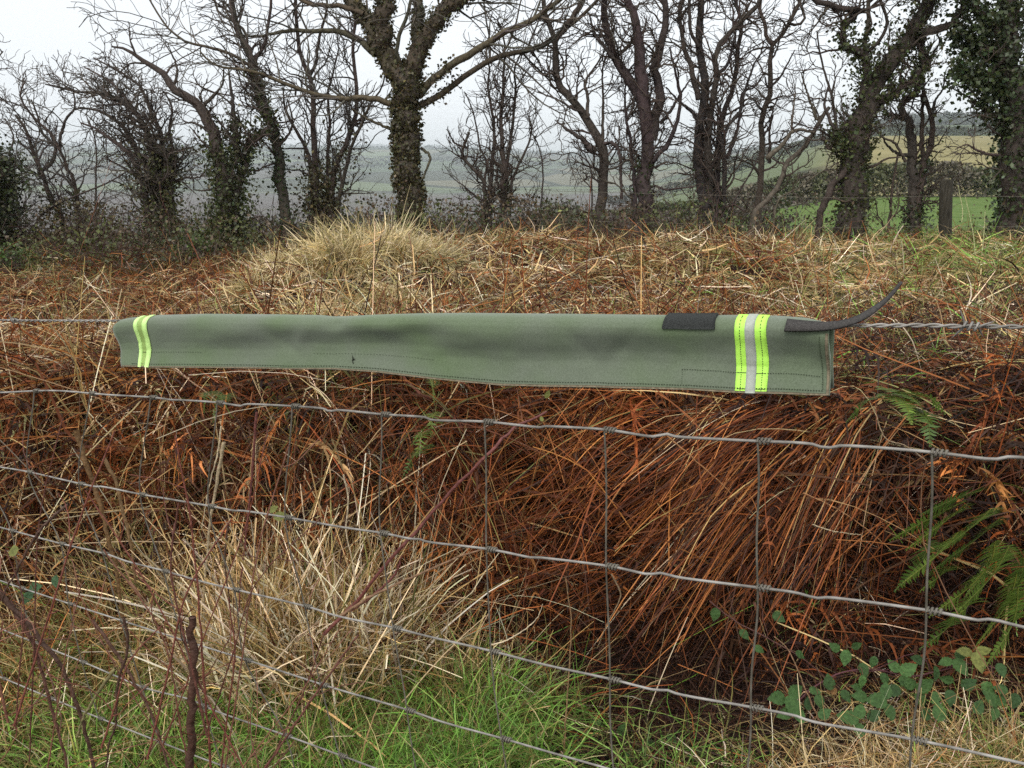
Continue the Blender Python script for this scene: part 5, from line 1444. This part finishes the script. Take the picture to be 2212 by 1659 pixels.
fern('large green fern with long fronds hanging down the dark bank', (2190, 1150, 1.9), [
 (2080, 1085, 1.78, 1925, 1165, 1.66, 0), (2085, 1090, 1.76, 1960, 1185, 1.62, 1), (2160, 1120, 1.78, 2010, 1235, 1.60, 2),
 (2150, 1170, 1.75, 2085, 1290, 1.62, 1), (2090, 1290, 1.63, 2050, 1345, 1.57, 1), (2040, 1225, 1.7, 1990, 1275, 1.60, 0),
 (2200, 1230, 1.72, 2105, 1400, 1.52, 1), (2010, 1170, 1.74, 1935, 1275, 1.64, 2), (2212, 1190, 1.8, 2150, 1330, 1.6, 2), (2060, 1330, 1.6, 1990, 1400, 1.5, 2), (2140, 1100, 1.7, 2030, 1190, 1.52, 0), (2180, 1180, 1.66, 2060, 1330, 1.48, 0), (2130, 1230, 1.62, 2010, 1330, 1.5, 1), (2200, 1270, 1.62, 2130, 1440, 1.46, 0), (2120, 1060, 1.75, 1990, 1110, 1.6, 2), (2070, 1150, 1.66, 1950, 1260, 1.52, 1)], .046)
fern('arching yellow green frond lying across the upper bank at the large fern', (2100, 1035, 1.95), [(2110, 1042, 1.95, 2230, 1075, 1.8, 0), (2115, 1050, 1.95, 2200, 1110, 1.82, 1)], .03)
fern('dark green fern below the strap end', (1890, 845, 2.05), [(1900, 835, 1.95, 2020, 925, 1.72, 0), (1905, 850, 1.95, 1970, 915, 1.74, 1), (1930, 850, 1.9, 2040, 890, 1.75, 0), (1880, 860, 1.95, 1830, 910, 1.8, 2), (1960, 880, 1.85, 2010, 960, 1.7, 2)], .045)
fern('small fern under the middle of the cover behind the upper wire', (950, 900, 2.05), [(960, 910, 2.0, 890, 960, 1.85, 0), (945, 890, 2.0, 930, 940, 1.9, 1), (930, 960, 1.95, 870, 1030, 1.8, 2), (925, 930, 1.95, 900, 985, 1.85, 1)], .03)
fern('yellow frond hanging right under the cover hem', (935, 815, 2.15), [(936, 815, 2.1, 938, 872, 1.95, 0)], .022)
fern('small dark fern under the cover by the pale broken stalk', (490, 850, 2.15), [(500, 850, 2.1, 460, 910, 1.95, 2), (480, 850, 2.1, 500, 900, 1.95, 0), (470, 845, 2.1, 440, 890, 1.95, 2)], .03)

# ------------------------------------------------------------------ bramble leaves low on the bank
def leaf_shape(gg, c, nr, ax, s, col):
    sd = np.cross(nr, ax); o = []
    prof = [(-.5, .0), (-.46, .16), (-.38, .25), (-.30, .32), (-.20, .355), (-.10, .385), (0., .37), (.10, .355), (.20, .31), (.30, .26), (.40, .185), (.50, .115), (.60, .04), (.66, 0)]
    mid = [c + ax * p[0] * s - nr * (.06 * s * abs(p[0])) for p in prof]
    for k, (t, w) in enumerate(prof):
        ser = 1 + (.10 if k % 2 else -.06)
        o += [mid[k], mid[k] + sd * w * s * ser + nr * .10 * s * w * 2, mid[k] - sd * w * s * ser + nr * .10 * s * w * 2]
    q = []
    for k in range(13):
        a = 3 * k; b = a + 3
        q += [(a, b, b + 1, a + 1), (a, a + 2, b + 2, b)]
    gg.add(o, q, None, col)
def leaf_plant(name, label, pts, group, dark=(.062, .125, .034)):
    b = at(*pts[0][:3]); root = thing(name, label, name.replace('_', ' '), b, group)
    for (x, y, Y, s, k) in pts:
        s = s * .84; c = at(x, y, Y); gg = Geo()
        nr = unit(np.array([R.normal() * .35, -1.0 + R.normal() * .2, .75 + R.normal() * .3])); ax = unit(np.cross(nr, unit(R.normal(size=3))))
        col = np.array(dark) * np.exp(R.normal() * .22) if k == 0 else np.array((.19, .20, .055)) if k == 1 else np.array((.26, .14, .05))
        leaf_shape(gg, c, nr, ax, s, col)
        if s > .034:
            for sg in (-1, 1):
                a2 = unit(ax * -.2 + np.cross(nr, ax) * sg); leaf_shape(gg, c - ax * s * .45 + a2 * s * .5 - nr * .003, unit(nr + R.normal(size=3) * .2), a2, s * .78, col * R.uniform(.8, 1.15))
        st = c - ax * s * .5; P = np.stack([st, st - ax * s * .5 - nr * .012, st - ax * s - nr * .05 - np.array([0, 0, .02])])
        tubes(gg, spline(P, 6)[None], np.full((1, 6), .0009), 4, (.16, .09, .05))
        gg.build('leaf', M_BRAMBLE, root, True, b)
    return root
LG = 'bramble plants at the foot of the bank'
q = lambda L: [(1469 + .354 * x, 1071 + .354 * y, Y, s, k) for x, y, Y, s, k in L]
leaf_plant('bramble_plant', 'bramble clump with rounded leaves in the middle of the dark bank foot', q([(945, 925, 1.6, .030, 0), (1010, 985, 1.56, .037, 0), (1075, 915, 1.6, .026, 0), (910, 1140, 1.5, .036, 0), (1120, 1060, 1.52, .033, 0), (1110, 1130, 1.5, .030, 0), (1010, 1220, 1.46, .030, 0), (1100, 1225, 1.45, .036, 0), (1205, 1250, 1.44, .048, 0), (1030, 1355, 1.42, .046, 0), (1080, 1170, 1.5, .026, 0), (820, 1190, 1.5, .026, 0), (930, 1190, 1.5, .024, 2)]), LG)
leaf_plant('bramble_plant', 'bramble sprays with a yellowing leaf under the large fern', q([(1390, 1060, 1.5, .042, 0), (1490, 1160, 1.47, .045, 0), (1710, 1040, 1.5, .042, 0), (1820, 1010, 1.48, .045, 1), (1900, 1240, 1.42, .042, 0), (1580, 1320, 1.4, .040, 0), (1380, 1140, 1.5, .035, 2), (1630, 1120, 1.46, .03, 0), (1880, 1170, 1.45, .034, 0), (1960, 1180, 1.43, .03, 0), (1560, 1230, 1.44, .03, 0)]), LG)
leaf_plant('bramble_plant', 'low dark bramble leaves under the wire at the near end of the dry tuft', q([(1250, 1120, 1.52, .034, 0), (1300, 1190, 1.48, .038, 0), (1180, 1010, 1.58, .028, 0), (1450, 1000, 1.54, .032, 0), (1560, 1080, 1.5, .034, 0), (1650, 1230, 1.44, .036, 0), (1760, 1150, 1.46, .036, 0), (1820, 1290, 1.41, .034, 0), (1500, 1330, 1.41, .036, 0), (1180, 1340, 1.42, .034, 0), (880, 1330, 1.43, .032, 0), (780, 1270, 1.46, .03, 0), (1960, 1060, 1.47, .032, 0), (2040, 1250, 1.42, .036, 0)]), LG, (.045, .092, .028))
leaf_plant('bramble_plant', 'few small bramble leaves high in the dark hollow beside an upright wire', q([(215, 720, 1.75, .036, 0), (600, 740, 1.72, .035, 0), (390, 845, 1.68, .030, 0), (480, 935, 1.62, .026, 0), (595, 715, 1.74, .02, 1), (730, 970, 1.6, .027, 0)]), LG)
leaf_plant('bramble_plant', 'bramble spray with one large leaf touching the fourth long wire', q([(690, 1290, 1.42, .055, 0), (640, 1330, 1.43, .035, 0), (740, 1350, 1.42, .03, 0), (850, 1250, 1.46, .03, 0)]), LG)
leaf_plant('bramble_plant', 'dark leaves at the edge of the green grass below the hollow', [(1130, 1540, 1.68, .035, 0), (1142, 1552, 1.66, .03, 0), (1290, 1570, 1.6, .04, 0), (1320, 1590, 1.55, .045, 0), (1400, 1610, 1.5, .04, 0), (1450, 1600, 1.5, .035, 0), (1500, 1630, 1.45, .04, 0), (1360, 1640, 1.45, .04, 0), (1240, 1600, 1.55, .03, 0)], LG)
leaf_plant('pale_leaf_plant', 'single broad pale leaf with brown stalk below the cover hem', [(1182, 852, 1.95, .024, 1), (1170, 905, 1.95, .016, 1)], None, (.3, .34, .2))
leaf_plant('bramble_plant', 'yellow leaved sprig among the mesh above the straw clump', [(605, 1115, 1.62, .032, 1), (590, 1100, 1.63, .024, 1), (620, 1160, 1.6, .026, 2)], LG)
leaf_plant('broad_leaf_plant', 'green leaves in the grass below the tan dead stalks', [(75, 1270, 1.6, .04, 0), (120, 1255, 1.62, .03, 0), (60, 1290, 1.58, .03, 0), (30, 1190, 1.3, .026, 1)], None, (.06, .12, .05))
